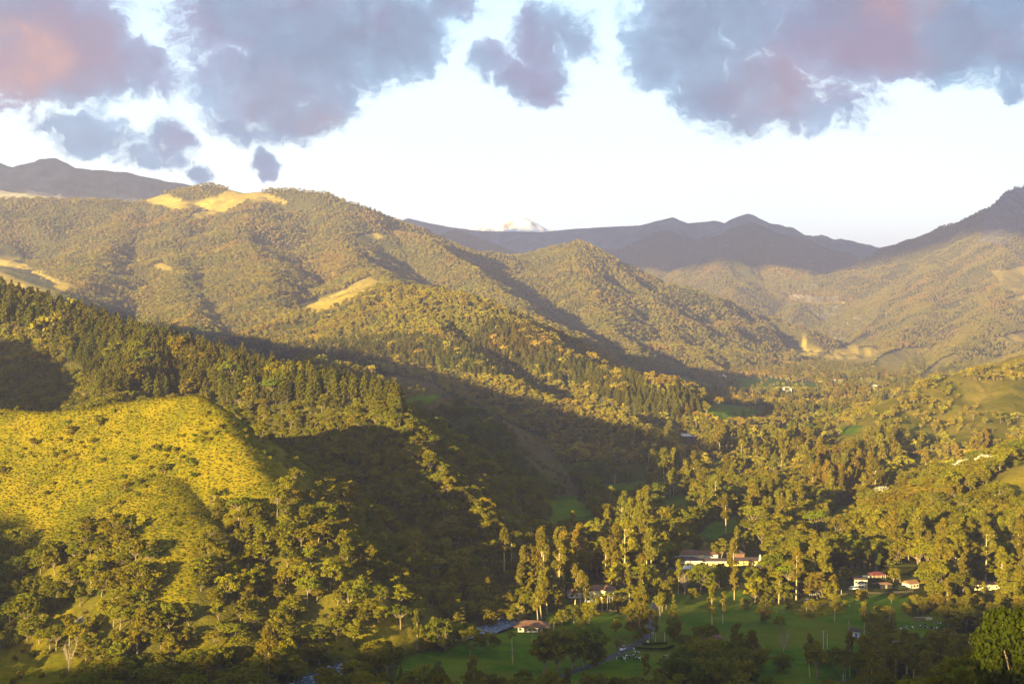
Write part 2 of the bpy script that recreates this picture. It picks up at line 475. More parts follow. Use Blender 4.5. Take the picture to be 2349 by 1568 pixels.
def height(x, y):
    """terrain height and the ridge each place belongs to"""
    r = np.hypot(x, y)
    # gullies: the same field for everything, stronger on the larger mountains
    e1 = fbm(x / 620 + 3, y / 620, 4, 5)
    e2 = ridged(x / 460 + 1.6 * fbm(x / 900, y / 900, 2, 9), y / 460 + fbm(x / 800 + 5, y / 800, 2, 8), 3, 21)
    e3 = ridged(x / 110, y / 110, 3, 33)
    wx = 60 * fbm(x / 260, y / 260, 3, 40)
    wy = 60 * fbm(x / 260 + 50, y / 260, 3, 41)
    big = np.clip((r - 1500) / 2500, 0, 1)
    best = np.full(x.shape, -1e9)
    bid = np.full(x.shape, FID)
    for (rid, a, b, s1, s2, R, w, gd) in SEG:
        dx, dy = b[0] - a[0], b[1] - a[1]
        L2 = dx * dx + dy * dy
        # quick reject of places this segment cannot reach
        zc_max = max(a[2], b[2])
        reach = (zc_max - FLOOR) / s2 + 200
        m = (x > min(a[0], b[0]) - reach) & (x < max(a[0], b[0]) + reach) & (y > min(a[1], b[1]) - reach) & (y < max(a[1], b[1]) + reach)
        if not m.any():
            continue
        X, Y = x[m], y[m]
        t = np.clip(((X - a[0]) * dx + (Y - a[1]) * dy) / L2, 0, 1)
        d0 = np.hypot(X - a[0] - t * dx, Y - a[1] - t * dy)
        # bend the flank so that contour lines are not straight, but leave the crest where it is
        k = np.clip(d0 / 150, 0, 1) * (0.35 + 0.65 * big[m])
        Xw = X + wx[m] * k
        Yw = Y + wy[m] * k
        t = np.clip(((Xw - a[0]) * dx + (Yw - a[1]) * dy) / L2, 0, 1)
        d = np.hypot(Xw - a[0] - t * dx, Yw - a[1] - t * dy)
        d = np.sqrt(d * d + w * w) - w
        zc = a[2] + t * (b[2] - a[2])
        f = s2 * d + (s1 - s2) * R * (1 - np.exp(-d / R))
        amp = np.minimum(d, 450) * gd
        er = 0.75 * (1.0 - e2[m]) * big[m] + 0.42 * (1.2 - e3[m]) * np.clip(300 / (d + 60), .25, 1) * (1 - .6 * big[m]) + 0.5 * (0.6 + e1[m])
        g = -amp * np.maximum(er, 0)
        h = zc - f + g
        cur = best[m]
        up = h > cur
        bb = bid[m]
        cur[up] = h[up]
        bb[up] = rid
        best[m] = cur
        bid[m] = bb
    fl = FLOOR + 1.6 * fbm(x / 160, y / 160, 3, 60) * np.clip((r - 480) / 400, 0.25, 1) + 8 * np.clip((r - 3500) / 2500, 0, 3)
    riv = poly_dist(x, y, RIVER)
    k = 7.0
    dlt = np.clip(0.5 + 0.5 * (best - fl) / k, 0, 1)
    h = fl * (1 - dlt) + best * dlt + k * dlt * (1 - dlt)
    bid = np.where(best > fl, bid, FID)
    carve = np.clip(1 - riv / 14.0, 0, 1)
    h = np.where(h < FLOOR + 12, h - 3.0 * carve * carve * (3 - 2 * carve), h)
    h = h + 0.5 * fbm(x / 14, y / 14, 3, 77) * np.clip(dlt, 0, 1)
    return h, bid


AZF = 0.42
aa = np.concatenate([np.linspace(-math.pi, -1.0, 50, endpoint=False), np.linspace(-1.0, -AZF, 40, endpoint=False), np.linspace(-AZF, AZF, 720),
                     np.linspace(AZF, 1.0, 41)[1:], np.linspace(1.0, math.pi, 51)[1:]])
rr = np.concatenate([np.geomspace(2.0, 520, 110, endpoint=False), np.geomspace(520, 8500, 640, endpoint=False), np.geomspace(8500, 11200, 90, endpoint=False), np.geomspace(11200, 19000, 60)])
AA, RR = np.meshgrid(aa, rr)
GX = RR * np.sin(AA)
GY = RR * np.cos(AA)
GH, GID = height(GX.ravel(), GY.ravel())
GH = GH.reshape(GX.shape)
GID = GID.reshape(GX.shape)
near0 = RR < 12
GH = np.where(near0, np.minimum(GH, -1.75), GH)
print("terrain", round(time.time() - T0, 1), GX.size)

# how high the land in front reaches in each direction, to know what can be seen
TAN = GH / RR
RUN = np.maximum.accumulate(TAN, axis=0)
RUNP = np.vstack([np.full((1, RUN.shape[1]), -9.0), RUN[:-1]])


def visible(x, y, z, add, tol=0.003):
    a = np.arctan2(x, y)
    r = np.hypot(x, y)
    ia = np.clip(np.searchsorted(aa, a), 1, len(aa) - 1)
    ir = np.clip(np.searchsorted(rr, r) - 1, 0, len(rr) - 1)
    lim = np.minimum(RUNP[ir, ia], RUNP[ir, ia - 1])
    return (z + add) / r > lim - tol


def ground_hit(X, Y):
    """first place where the line of sight through (X, Y) meets the land"""
    u = (X - 1174.5) / FOC
    v = (784.0 - Y) / FOC
    dy = math.cos(PITCH) - v * math.sin(PITCH)
    dz = math.sin(PITCH) + v * math.cos(PITCH)
    a = math.atan2(u, dy)
    te = dz / math.hypot(u, dy)
    i = int(np.clip(np.searchsorted(aa, a), 1, len(aa) - 1))
    f = (a - aa[i - 1]) / (aa[i] - aa[i - 1])
    T = TAN[:, i - 1] * (1 - f) + TAN[:, i] * f
    k = np.nonzero((T > te) & (rr > 60))[0]
    if len(k) == 0:
        return None
    j = k[0]
    t0, t1 = T[j - 1], T[j]
    g = (te - t0) / (t1 - t0) if t1 != t0 else 0
    r = rr[j - 1] + (rr[j] - rr[j - 1]) * g
    return (r * math.sin(a), r * math.cos(a), r * te)


def gz(x, y):
    """height of the built ground mesh at a place"""
    x = np.atleast_1d(np.asarray(x, float))
    y = np.atleast_1d(np.asarray(y, float))
    a = np.arctan2(x, y)
    r = np.hypot(x, y)
    ia = np.clip(np.searchsorted(aa, a), 1, len(aa) - 1)
    ir = np.clip(np.searchsorted(rr, r), 1, len(rr) - 1)
    fa = (a - aa[ia - 1]) / (aa[ia] - aa[ia - 1])
    fr = (r - rr[ir - 1]) / (rr[ir] - rr[ir - 1])
    return ((GH[ir - 1, ia - 1] * (1 - fa) + GH[ir - 1, ia] * fa) * (1 - fr) + (GH[ir, ia - 1] * (1 - fa) + GH[ir, ia] * fa) * fr)


# ------------------------------------------------------------------ land cover, traced on the land
def inpoly(X, Y, poly):
    c = np.zeros(X.shape, bool)
    n = len(poly)
    for i in range(n):
        x1, y1 = poly[i]
        x2, y2 = poly[(i + 1) % n]
        if y1 == y2:
            continue
        hit = ((y1 > Y) != (y2 > Y)) & (X < (x2 - x1) * (Y - y1) / (y2 - y1) + x1)
        c ^= hit
    return c


# kind, distance range, outline.  g golden rough grass and painted sun streaks, p green pasture, s brown scrub and painted shade, r rock
COVER = [
    ('g', 550, 1000, [(-900, 800), (0, 915), (220, 910), (450, 885), (500, 905), (570, 1000), (640, 1110), (640, 1170), (560, 1180), (480, 1150), (440, 1230), (330, 1260), (260, 1220), (160, 1230), (100, 1290), (30, 1240), (-100, 1200), (-900, 1200)]),
    ('g', 550, 1000, [(420, 1180), (500, 1170), (460, 1300), (430, 1400), (360, 1420), (330, 1330), (380, 1260)]),
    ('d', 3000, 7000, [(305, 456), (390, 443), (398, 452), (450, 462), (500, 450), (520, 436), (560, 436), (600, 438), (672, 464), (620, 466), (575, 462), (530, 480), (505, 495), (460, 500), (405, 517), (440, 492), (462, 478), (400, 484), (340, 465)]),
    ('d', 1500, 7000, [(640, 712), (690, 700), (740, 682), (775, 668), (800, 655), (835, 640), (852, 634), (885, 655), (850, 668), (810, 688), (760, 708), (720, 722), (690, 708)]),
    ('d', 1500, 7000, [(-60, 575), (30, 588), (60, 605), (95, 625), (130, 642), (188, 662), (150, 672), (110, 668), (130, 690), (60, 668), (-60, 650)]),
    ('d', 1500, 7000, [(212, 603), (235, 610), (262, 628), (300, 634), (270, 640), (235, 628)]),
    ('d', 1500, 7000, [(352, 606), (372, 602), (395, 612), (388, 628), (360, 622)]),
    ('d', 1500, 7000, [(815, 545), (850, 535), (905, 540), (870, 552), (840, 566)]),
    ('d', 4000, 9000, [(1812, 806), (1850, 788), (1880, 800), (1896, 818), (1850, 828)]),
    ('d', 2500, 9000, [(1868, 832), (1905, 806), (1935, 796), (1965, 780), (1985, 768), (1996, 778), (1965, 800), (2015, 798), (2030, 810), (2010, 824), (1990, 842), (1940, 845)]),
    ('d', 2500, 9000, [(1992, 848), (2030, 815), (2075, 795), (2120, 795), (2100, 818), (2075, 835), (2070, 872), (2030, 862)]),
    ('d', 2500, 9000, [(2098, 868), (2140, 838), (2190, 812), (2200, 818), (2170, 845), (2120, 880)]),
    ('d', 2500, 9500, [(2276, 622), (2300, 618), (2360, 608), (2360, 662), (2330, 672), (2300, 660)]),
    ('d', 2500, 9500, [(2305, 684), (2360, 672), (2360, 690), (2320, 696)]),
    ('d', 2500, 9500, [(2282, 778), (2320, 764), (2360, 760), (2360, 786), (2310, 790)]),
    ('g', 1100, 2600, [(1870, 1065), (1885, 1035), (1925, 1002), (1965, 970), (1990, 955), (2015, 960), (2005, 985), (1990, 1010), (1985, 1040), (1930, 1070)]),
    ('g', 1100, 2600, [(2260, 838), (2349, 796), (2420, 770), (2420, 815), (2320, 835), (2280, 850)]),
    ('g', 1100, 2600, [(2010, 935), (2050, 905), (2085, 882), (2112, 880), (2085, 905), (2060, 935), (2020, 965)]),
    ('g', 1100, 2600, [(2210, 895), (2260, 872), (2360, 880), (2420, 900), (2420, 980), (2300, 960), (2240, 930), (2180, 960), (2120, 975), (2180, 930)]),
    ('g', 1000, 2600, [(2060, 1075), (2090, 1055), (2160, 1050), (2110, 1085), (2080, 1110)]),
    ('g', 1000, 2600, [(2150, 1000), (2220, 985), (2240, 1030), (2180, 1020)]),
    ('g', 850, 1500, [(2150, 1190), (2210, 1140), (2270, 1098), (2349, 1050), (2900, 800), (2900, 1200), (2349, 1172), (2290, 1150), (2220, 1165)]),
    ('s', 1100, 3000, [(870, 855), (920, 860), (990, 880), (1030, 905), (1040, 930), (1000, 940), (940, 935), (900, 920)]),  # grass lying in shade, darkened by giving it the scrub colour
    ('p', 1100, 3000, [(900, 915), (960, 905), (1010, 905), (1000, 920), (940, 945), (915, 950)]),
    ('s', 1100, 2200, [(1060, 1020), (1140, 1050), (1230, 1180), (1240, 1260), (1190, 1260), (1120, 1170), (1050, 1080)]),
    ('s', 1100, 2200, [(1150, 960), (1250, 1010), (1300, 1080), (1340, 1150), (1290, 1150), (1220, 1080), (1160, 1010)]),
    ('s', 850, 1250, [(900, 1180), (1000, 1150), (1090, 1210), (1120, 1290), (1040, 1300), (950, 1260)]),
    ('s', 1500, 2600, [(1270, 775), (1320, 800), (1400, 845), (1385, 850), (1310, 818)]),
    ('p', 2000, 5000, [(1680, 880), (1700, 866), (1760, 866), (1840, 878), (1890, 884), (1880, 893), (1780, 893), (1700, 888)]),
    ('p', 2000, 5000, [(1500, 862), (1540, 858), (1640, 885), (1690, 905), (1620, 905), (1560, 890)]),
    ('p', 1500, 4000, [(1590, 925), (1660, 925), (1760, 940), (1740, 965), (1650, 970), (1600, 950)]),
    ('p', 1900, 4500, [(1690, 900), (1790, 905), (1890, 900), (1880, 912), (1780, 918), (1700, 915)]),
    ('p', 1300, 3000, [(1780, 985), (1830, 972), (1900, 965), (1890, 985), (1800, 1000)]),
    ('p', 1300, 3000, [(1915, 980), (1960, 972), (1985, 978), (1950, 995), (1920, 995)]),
    ('p', 1100, 2200, [(1600, 1085), (1630, 1062), (1680, 1040), (1740, 1025), (1830, 1018), (1810, 1035), (1740, 1060), (1690, 1075), (1640, 1095)]),
    ('p', 900, 2200, [(1235, 1160), (1280, 1140), (1360, 1145), (1370, 1185), (1320, 1205), (1270, 1200)]),
    ('p', 900, 2200, [(1380, 1108), (1480, 1105), (1490, 1122), (1400, 1125)]),
    ('p', 900, 2200, [(1510, 1150), (1560, 1135), (1610, 1132), (1590, 1155), (1530, 1165)]),
    ('p', 850, 2200, [(1590, 1225), (1630, 1200), (1700, 1180), (1730, 1190), (1700, 1215), (1640, 1240)]),
    ('p', 850, 2200, [(1860, 1250), (1880, 1200), (1930, 1160), (1975, 1140), (1975, 1180), (1920, 1230)]),
    ('p', 550, 900, [(905, 1640), (920, 1530), (960, 1492), (1050, 1478), (1110, 1455), (1180, 1432), (1235, 1440), (1250, 1402), (1300, 1410), (1390, 1395), (1440, 1405), (1470, 1395), (1500, 1360), (1700, 1360), (1730, 1395), (1900, 1372), (2090, 1360), (2110, 1380), (2060, 1400), (2110, 1420), (2240, 1372), (2280, 1390), (2200, 1430), (2100, 1470), (1990, 1470), (1980, 1560), (1990, 1640)]),
    ('g', 550, 900, [(1790, 1400), (1850, 1372), (1930, 1375), (1930, 1400), (1850, 1420)]),  # sunlit streak of pasture, painted in with the golden cover
    ('g', 550, 900, [(1240, 1420), (1300, 1395), (1380, 1395), (1350, 1415), (1270, 1440)]),  # partly sunlit pasture, its light painted as golden cover
    ('g', 480, 700, [(-100, 1495), (60, 1492), (150, 1500), (190, 1520), (190, 1560), (120, 1620), (-100, 1640)]),
    ('r', 2500, 9500, [(2258, 520), (2275, 470), (2310, 430), (2360, 415), (2360, 520), (2300, 560), (2250, 560)]),
]


def cover_of(x, y, z):
    """weights golden, pasture, scrub, rock"""
    n1 = fbm(x / 60 + y / 300, y / 60, 3, 90)
    r = np.hypot(x, y)
    X, Y = project(x, y, z)
    wob = np.where(r < 1000, 22.0, 10.0)
    Xn = X + wob * fbm(x / (r / 40 + 4), y / (r / 16 + 4), 3, 91)
    Yn = Y + wob * .5 * fbm(x / (r / 40 + 4) + 9, y / (r / 16 + 4), 3, 92)
    out = np.zeros((4,) + x.shape)
    for (k, d0, d1, poly) in COVER:
        m = inpoly(Xn, Yn, poly) & (r > d0) & (r < d1)
        out[:, m] = 0
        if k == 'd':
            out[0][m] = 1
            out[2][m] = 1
        else:
            out['gpsr'.index(k)][m] = 1
    return out


FG = GX.ravel(), GY.ravel(), GH.ravel()
COVERW = cover_of(*FG)
_n = fbm(FG[0] / 45, FG[1] / 45, 4, 95)
for _nm, _k in (('right_hill', .62), ('near_hill', .5), ('pine_spur', .1)):
    if _nm in RNAMES:
        _m = (GID.ravel() == RNAMES.index(_nm)) & (COVERW.sum(0) < .5)
        COVERW[0][_m] = np.clip(_k + .8 * _n[_m], 0, 1)
for _nm in ('right_hill', 'grassy_shoulder'):
    _m = (GID.ravel() == RNAMES.index(_nm)) & (COVERW[1] < .5)
    COVERW[0][_m] = np.clip(.95 + .5 * _n[_m], .3, 1)
    COVERW[2][_m] = np.clip(.16 + .5 * fbm(FG[0][_m] / 80, FG[1][_m] / 80, 3, 97), 0, .6)
snow_w = np.zeros(GX.size)
sp = GID.ravel() == RNAMES.index('snow_peak')
snow_w[sp] = 1.0
print("cover", round(time.time() - T0, 1))
# ------------------------------------------------------------------ materials
def material(name):
    m = bpy.data.materials.new(name)
    m.use_nodes = True
    return m, NT(m.node_tree)


def finish(N, shader, disp=None):
    o = N.node('ShaderNodeOutputMaterial')
    N.l.new(shader, o.inputs['Surface'])


def principled(N, col, rough=0.9, spec=0.2, normal=None, **kw):
    p = N.node('ShaderNodeBsdfPrincipled')
    N.put(p.inputs['Base Color'], col if isinstance(col, bpy.types.NodeSocket) else (*col, 1))
    N.put(p.inputs['Roughness'], rough)
    p.inputs['Specular IOR Level'].default_value = spec
    if normal is not None:
        N.l.new(normal, p.inputs['Normal'])
    for k, v in kw.items():
        N.put(p.inputs[k], v)
    return p.outputs[0]


def bump(N, h, strength, dist):
    b = N.node('ShaderNodeBump')
    b.inputs['Strength'].default_value = strength
    b.inputs['Distance'].default_value = dist
    N.l.new(h, b.inputs['Height'])
    return b.outputs[0]


def simple(name, col, rough=0.85, var=0.25, scale=3.0, spec=0.2, bumpd=0.0, metallic=0.0):
    m, N = material(name)
    tc = N.node('ShaderNodeTexCoord')
    n = N.noise(tc.outputs['Object'], scale, 5, 0.6)
    c = N.mix(N.ramp(n.outputs['Fac'], 0.3, 0.7), tuple(v * (1 - var) for v in col), tuple(min(1, v * (1 + var)) for v in col))
    nr = bump(N, n.outputs['Fac'], 0.6, bumpd) if bumpd else None
    finish(N, principled(N, c, rough, spec, nr, Metallic=metallic))
    return m


def foliage(name, ca, cb, cc, transl=0.35, rough=0.7):
    """leaf colours vary from tree to tree (object random) and from spray to spray"""
    m, N = material(name)
    oi = N.node('ShaderNodeObjectInfo')
    tc = N.node('ShaderNodeTexCoord')
    n = N.noise(tc.outputs['Object'], 0.55, 3, 0.6)
    n2 = N.noise(tc.outputs['Object'], 3.5, 2, 0.6)
    c = N.mix(N.ramp(oi.outputs['Random'], 0.0, 1.0, smooth=False), ca, cb)
    c = N.mix(N.math('MULTIPLY', N.ramp(n.outputs['Fac'], 0.4, 0.7), 0.7), c, cc)
    pl = N.noise(oi.outputs['Location'], .0045, 5, .65)
    c = N.mix(N.ramp(pl.outputs['Fac'], .52, .68, 0, .55), c, (cb[0] * 1.15, cb[1] * .86, cb[2] * 1.5))
    c = N.mix(N.ramp(pl.outputs['Fac'], .48, .34, 0, .6), c, (ca[0] * .62, ca[1] * .85, ca[2]))
    hsv = N.node('ShaderNodeHueSaturation')
    N.l.new(c, hsv.inputs['Color'])
    N.put(hsv.inputs['Value'], N.math('ADD', N.math('MULTIPLY', n2.outputs['Fac'], 0.8), N.math('ADD', 0.35, N.math('MULTIPLY', N.math('FRACT', N.math('MULTIPLY', oi.outputs['Random'], 37.0)), 0.5))))
    N.put(hsv.inputs['Hue'], N.math('ADD', 0.485, N.math('MULTIPLY', N.math('FRACT', N.math('MULTIPLY', oi.outputs['Random'], 91.0)), 0.03)))
    c = hsv.outputs[0]
    d = N.node('ShaderNodeBsdfDiffuse')
    N.l.new(c, d.inputs['Color'])
    t = N.node('ShaderNodeBsdfTranslucent')
    N.l.new(N.mix(0.5, c, c, 'ADD') if False else c, t.inputs['Color'])
    s = N.node('ShaderNodeMixShader')
    s.inputs[0].default_value = transl
    N.l.new(d.outputs[0], s.inputs[1])
    N.l.new(t.outputs[0], s.inputs[2])
    finish(N, s.outputs[0])
    return m


M = {}
M['leaf'] = foliage('leaf_olive', (.145, .132, .006), (.21, .162, .006), (.11, .122, .005))
M['leaf_euc'] = foliage('leaf_eucalyptus', (.145, .122, .009), (.185, .142, .009), (.110, .105, .008))
M['leaf_pine'] = foliage('leaf_pine', (.078, .074, .005), (.108, .090, .005), (.055, .062, .004), 0.15)
M['leaf_pale'] = foliage('leaf_pale', (.24, .215, .045), (.28, .235, .05), (.17, .16, .02))
M['leaf_white'] = foliage('leaf_whitish', (.42, .38, .28), (.46, .42, .31), (.30, .27, .16), 0.2)
M['leaf_bright'] = foliage('leaf_bright', (.105, .125, .005), (.150, .155, .006), (.09, .11, .005))
M['leaf_far'] = foliage('leaf_far', (.21, .172, .014), (.28, .205, .018), (.155, .145, .012), 0.25)
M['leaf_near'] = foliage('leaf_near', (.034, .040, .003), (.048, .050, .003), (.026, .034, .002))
M['frond'] = foliage('palm_frond', (.15, .145, .01), (.18, .155, .01), (.11, .11, .01))
M['bark'] = simple('bark', (.20, .15, .09), 0.9, .35, 2.0)
M['bark_pale'] = simple('bark_pale', (.36, .28, .16), 0.85, .3, 1.5)
M['bark_dark'] = simple('bark_dark', (.09, .065, .045), 0.9, .3, 2.0)
M['twig'] = simple('grey_twigs', (.26, .20, .15), 0.9, .25, 2.0)

# ground
m, N = material('ground_cover')
M['ground'] = m
at = N.node('ShaderNodeAttribute', attribute_name='cover')
sc = N.node('ShaderNodeSeparateColor')
N.l.new(at.outputs['Color'], sc.inputs[0])
at2 = N.node('ShaderNodeAttribute', attribute_name='rock')
at3 = N.node('ShaderNodeAttribute', attribute_name='snow')
tc = N.node('ShaderNodeTexCoord')
OB = tc.outputs['Object']
nA = N.noise(OB, 0.35, 5, 0.65)
nB = N.noise(OB, 0.045, 5, 0.6)
nC = N.noise(OB, 0.006, 5, 0.6)
nD = N.noise(OB, 1.2, 4, 0.6)
forest = N.mix(N.ramp(nA.outputs['Fac'], .35, .68), (.030, .030, .008), (.085, .078, .014))
forest = N.mix(N.math('MULTIPLY', N.ramp(nC.outputs['Fac'], .4, .7), .4), forest, (.10, .085, .02))
gold = N.mix(N.ramp(nA.outputs['Fac'], .38, .66), (.095, .092, .004), (.20, .155, .006))
gold = N.mix(N.math('MULTIPLY', N.ramp(nB.outputs['Fac'], .42, .62), .65), gold, (.24, .175, .008))
gold = N.mix(N.math('MULTIPLY', N.ramp(N.noise(OB, .02, 5, .62).outputs['Fac'], .5, .66), .6), gold, (.085, .088, .006))
gold = N.mix(N.math('MULTIPLY', N.ramp(nD.outputs['Fac'], .55, .7), .5), gold, (.070, .078, .010))
past = N.mix(N.ramp(nB.outputs['Fac'], .36, .64), (.045, .100, .005), (.11, .15, .008))
past = N.mix(N.math('MULTIPLY', N.ramp(nA.outputs['Fac'], .45, .7), .55), past, (.15, .145, .010))
past = N.mix(N.math('MULTIPLY', N.ramp(N.noise(OB, .018, 4, .6).outputs['Fac'], .5, .62), .6), past, (.13, .12, .014))
scrub = N.mix(N.ramp(nA.outputs['Fac'], .35, .65), (.075, .052, .020), (.135, .100, .028))
rock = N.mix(N.ramp(nB.outputs['Fac'], .4, .6), (.075, .065, .06), (.16, .14, .13))
snow = N.mix(N.ramp(nC.outputs['Fac'], .54, .60), (.88, .88, .90), (.42, .34, .28))
c = N.mix(sc.outputs[0], forest, gold)
c = N.mix(sc.outputs[1], c, past)
c = N.mix(sc.outputs[2], c, scrub)
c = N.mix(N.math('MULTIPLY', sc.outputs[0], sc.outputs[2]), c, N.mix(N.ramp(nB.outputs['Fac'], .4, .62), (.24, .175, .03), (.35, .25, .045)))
c = N.mix(at2.outputs['Fac'], c, rock)
c = N.mix(at3.outputs['Fac'], c, snow)
hb = N.math('ADD', N.math('MULTIPLY', nA.outputs['Fac'], 0.55), N.math('MULTIPLY', nD.outputs['Fac'], 0.45))
finish(N, principled(N, c, 1.0, 0.0, bump(N, hb, 0.9, 1.1)))

# far mountains: their forest is finer than a pixel, so crowns are only relief
m, N = material('far_forest')
M['far'] = m
tc = N.node('ShaderNodeTexCoord')
OB = tc.outputs['Object']
v = N.node('ShaderNodeTexVoronoi')
N.l.new(OB, v.inputs['Vector'])
v.inputs['Scale'].default_value = 1 / 22.0
nC = N.noise(OB, 0.0022, 6, 0.6)
nE = N.noise(OB, 0.012, 5, 0.65)
at2 = N.node('ShaderNodeAttribute', attribute_name='rock')
at3 = N.node('ShaderNodeAttribute', attribute_name='snow')
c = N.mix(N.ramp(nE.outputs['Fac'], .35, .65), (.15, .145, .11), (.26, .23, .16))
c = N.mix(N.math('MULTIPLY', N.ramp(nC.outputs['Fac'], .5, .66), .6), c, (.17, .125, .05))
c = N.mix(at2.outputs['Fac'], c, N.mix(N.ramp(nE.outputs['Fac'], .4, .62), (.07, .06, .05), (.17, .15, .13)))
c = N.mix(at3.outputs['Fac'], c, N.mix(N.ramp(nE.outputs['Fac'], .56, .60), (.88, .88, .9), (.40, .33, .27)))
finish(N, principled(N, c, 1.0, 0.0, bump(N, N.math('ADD', N.math('MULTIPLY', v.outputs['Distance'], -.03), nE.outputs['Fac']), .8, 22.0)))

# ------------------------------------------------------------------ the land, one mesh per hill
nr_, na_ = GX.shape
idx = np.arange(GX.size).reshape(GX.shape)
quads = np.stack([idx[:-1, :-1], idx[1:, :-1], idx[1:, 1:], idx[:-1, 1:]], -1).reshape(-1, 4)
# winding so that normals look up (azimuth runs clockwise seen from above)
V3 = np.stack([GX, GY, GH], -1)
du = np.zeros_like(V3)
dv = np.zeros_like(V3)
du[:, 1:-1] = V3[:, 2:] - V3[:, :-2]
du[:, 0] = V3[:, 1] - V3[:, 0]
du[:, -1] = V3[:, -1] - V3[:, -2]
dv[1:-1] = V3[2:] - V3[:-2]
dv[0] = V3[1] - V3[0]
dv[-1] = V3[-1] - V3[-2]
NR = np.cross(du, dv)
NR /= np.linalg.norm(NR, axis=-1, keepdims=True) + 1e-12
NR[NR[..., 2] < 0] *= -1
NR = NR.reshape(-1, 3)
V3 = V3.reshape(-1, 3)
qid = GID[:-1, :-1].reshape(-1)
steep = np.clip((0.86 - NR[:, 2]) / 0.12, 0, 1)
rockw = np.clip(COVERW[3], 0, 1)
farid = [RNAMES.index(n) for n in ('far_range', 'far_plateau', 'snow_peak')]
rockw = np.where(np.isin(GID.ravel(), farid), np.clip((0.83 - NR[:, 2]) / 0.1, 0, .7), rockw)
LANDNAMES = {'near_hill': 'near_hillside', 'pine_spur': 'pine_hillside', 'shaded_spur': 'shaded_hillside', 'middle_mountain': 'forested_mountain', 'great_mountain': 'high_mountain',
             'pointed_hill': 'pointed_hill', 'hazy_hill': 'hazy_hill', 'cliff_mountain': 'cliff_mountain', 'far_range': 'far_mountain_range', 'far_plateau': 'far_mountain_plateau',
             'snow_peak': 'snowy_mountain', 'right_hill': 'grassy_hillside', 'grassy_shoulder': 'grassy_slope', 'viewpoint_hill': 'viewpoint_hill', 'added_left_hill': 'added_left_hillside', 'valley_floor': 'valley_floor'}
for k, nm in enumerate(RNAMES):
    q = quads[qid == k]
    if len(q) == 0:
        continue
    used, inv = np.unique(q.ravel(), return_inverse=True)
    me = bpy.data.meshes.new(LANDNAMES[nm])
    me.vertices.add(len(used))
    me.vertices.foreach_set('co', V3[used].astype(np.float32).ravel())
    nf = len(q)
    me.loops.add(nf * 4)
    me.loops.foreach_set('vertex_index', inv.reshape(-1, 4)[:, ::-1].ravel().astype(np.int32) if False else inv.astype(np.int32).ravel())
    me.polygons.add(nf)
    me.polygons.foreach_set('loop_start', np.arange(0, nf * 4, 4, dtype=np.int32))
    me.polygons.foreach_set('loop_total', np.full(nf, 4, np.int32))
    me.polygons.foreach_set('use_smooth', np.ones(nf, bool))
    me.update(calc_edges=True)
    if me.polygons[0].normal.z < 0:
        me.flip_normals()
    me.normals_split_custom_set_from_vertices(NR[used].tolist())
    ca = me.color_attributes.new('cover', 'FLOAT_COLOR', 'POINT')
    cc = np.ones((len(used), 4), np.float32)
    cc[:, 0] = COVERW[0][used]
    cc[:, 1] = COVERW[1][used]
    cc[:, 2] = COVERW[2][used]
    ca.data.foreach_set('color', cc.ravel())
    a = me.attributes.new('rock', 'FLOAT', 'POINT')
    a.data.foreach_set('value', rockw[used].astype(np.float32))
    a = me.attributes.new('snow', 'FLOAT', 'POINT')
    a.data.foreach_set('value', snow_w[used].astype(np.float32))
    me.materials.append(M['far'] if nm in ('far_range', 'far_plateau', 'snow_peak') else M['ground'])
    o = link(bpy.data.objects.new(LANDNAMES[nm], me))
    tag(o, kind='structure')
print("land", round(time.time() - T0, 1))

# air: one closed box of thin haze round everything
m, N = material('haze_air')
vol = N.node('ShaderNodeVolumePrincipled')
vol.inputs['Color'].default_value = (.73, .69, 1.0, 1)
HAZE_DENSITY = 8.6e-5
vol.inputs['Density'].default_value = HAZE_DENSITY
vol.inputs['Anisotropy'].default_value = 0.38
oo = N.node('ShaderNodeOutputMaterial')
N.l.new(vol.outputs[0], oo.inputs['Volume'])
m.cycles.homogeneous_volume = True
hb_ = MB()
top = float(GH.max()) + 60
hb_.box(-19500, 19500, -19500, 19500, float(GH.min()) - 1.0, top)
hz = hb_.build('haze', m)
tag(hz, 'thin pale evening haze filling the whole valley', 'haze', kind='stuff')
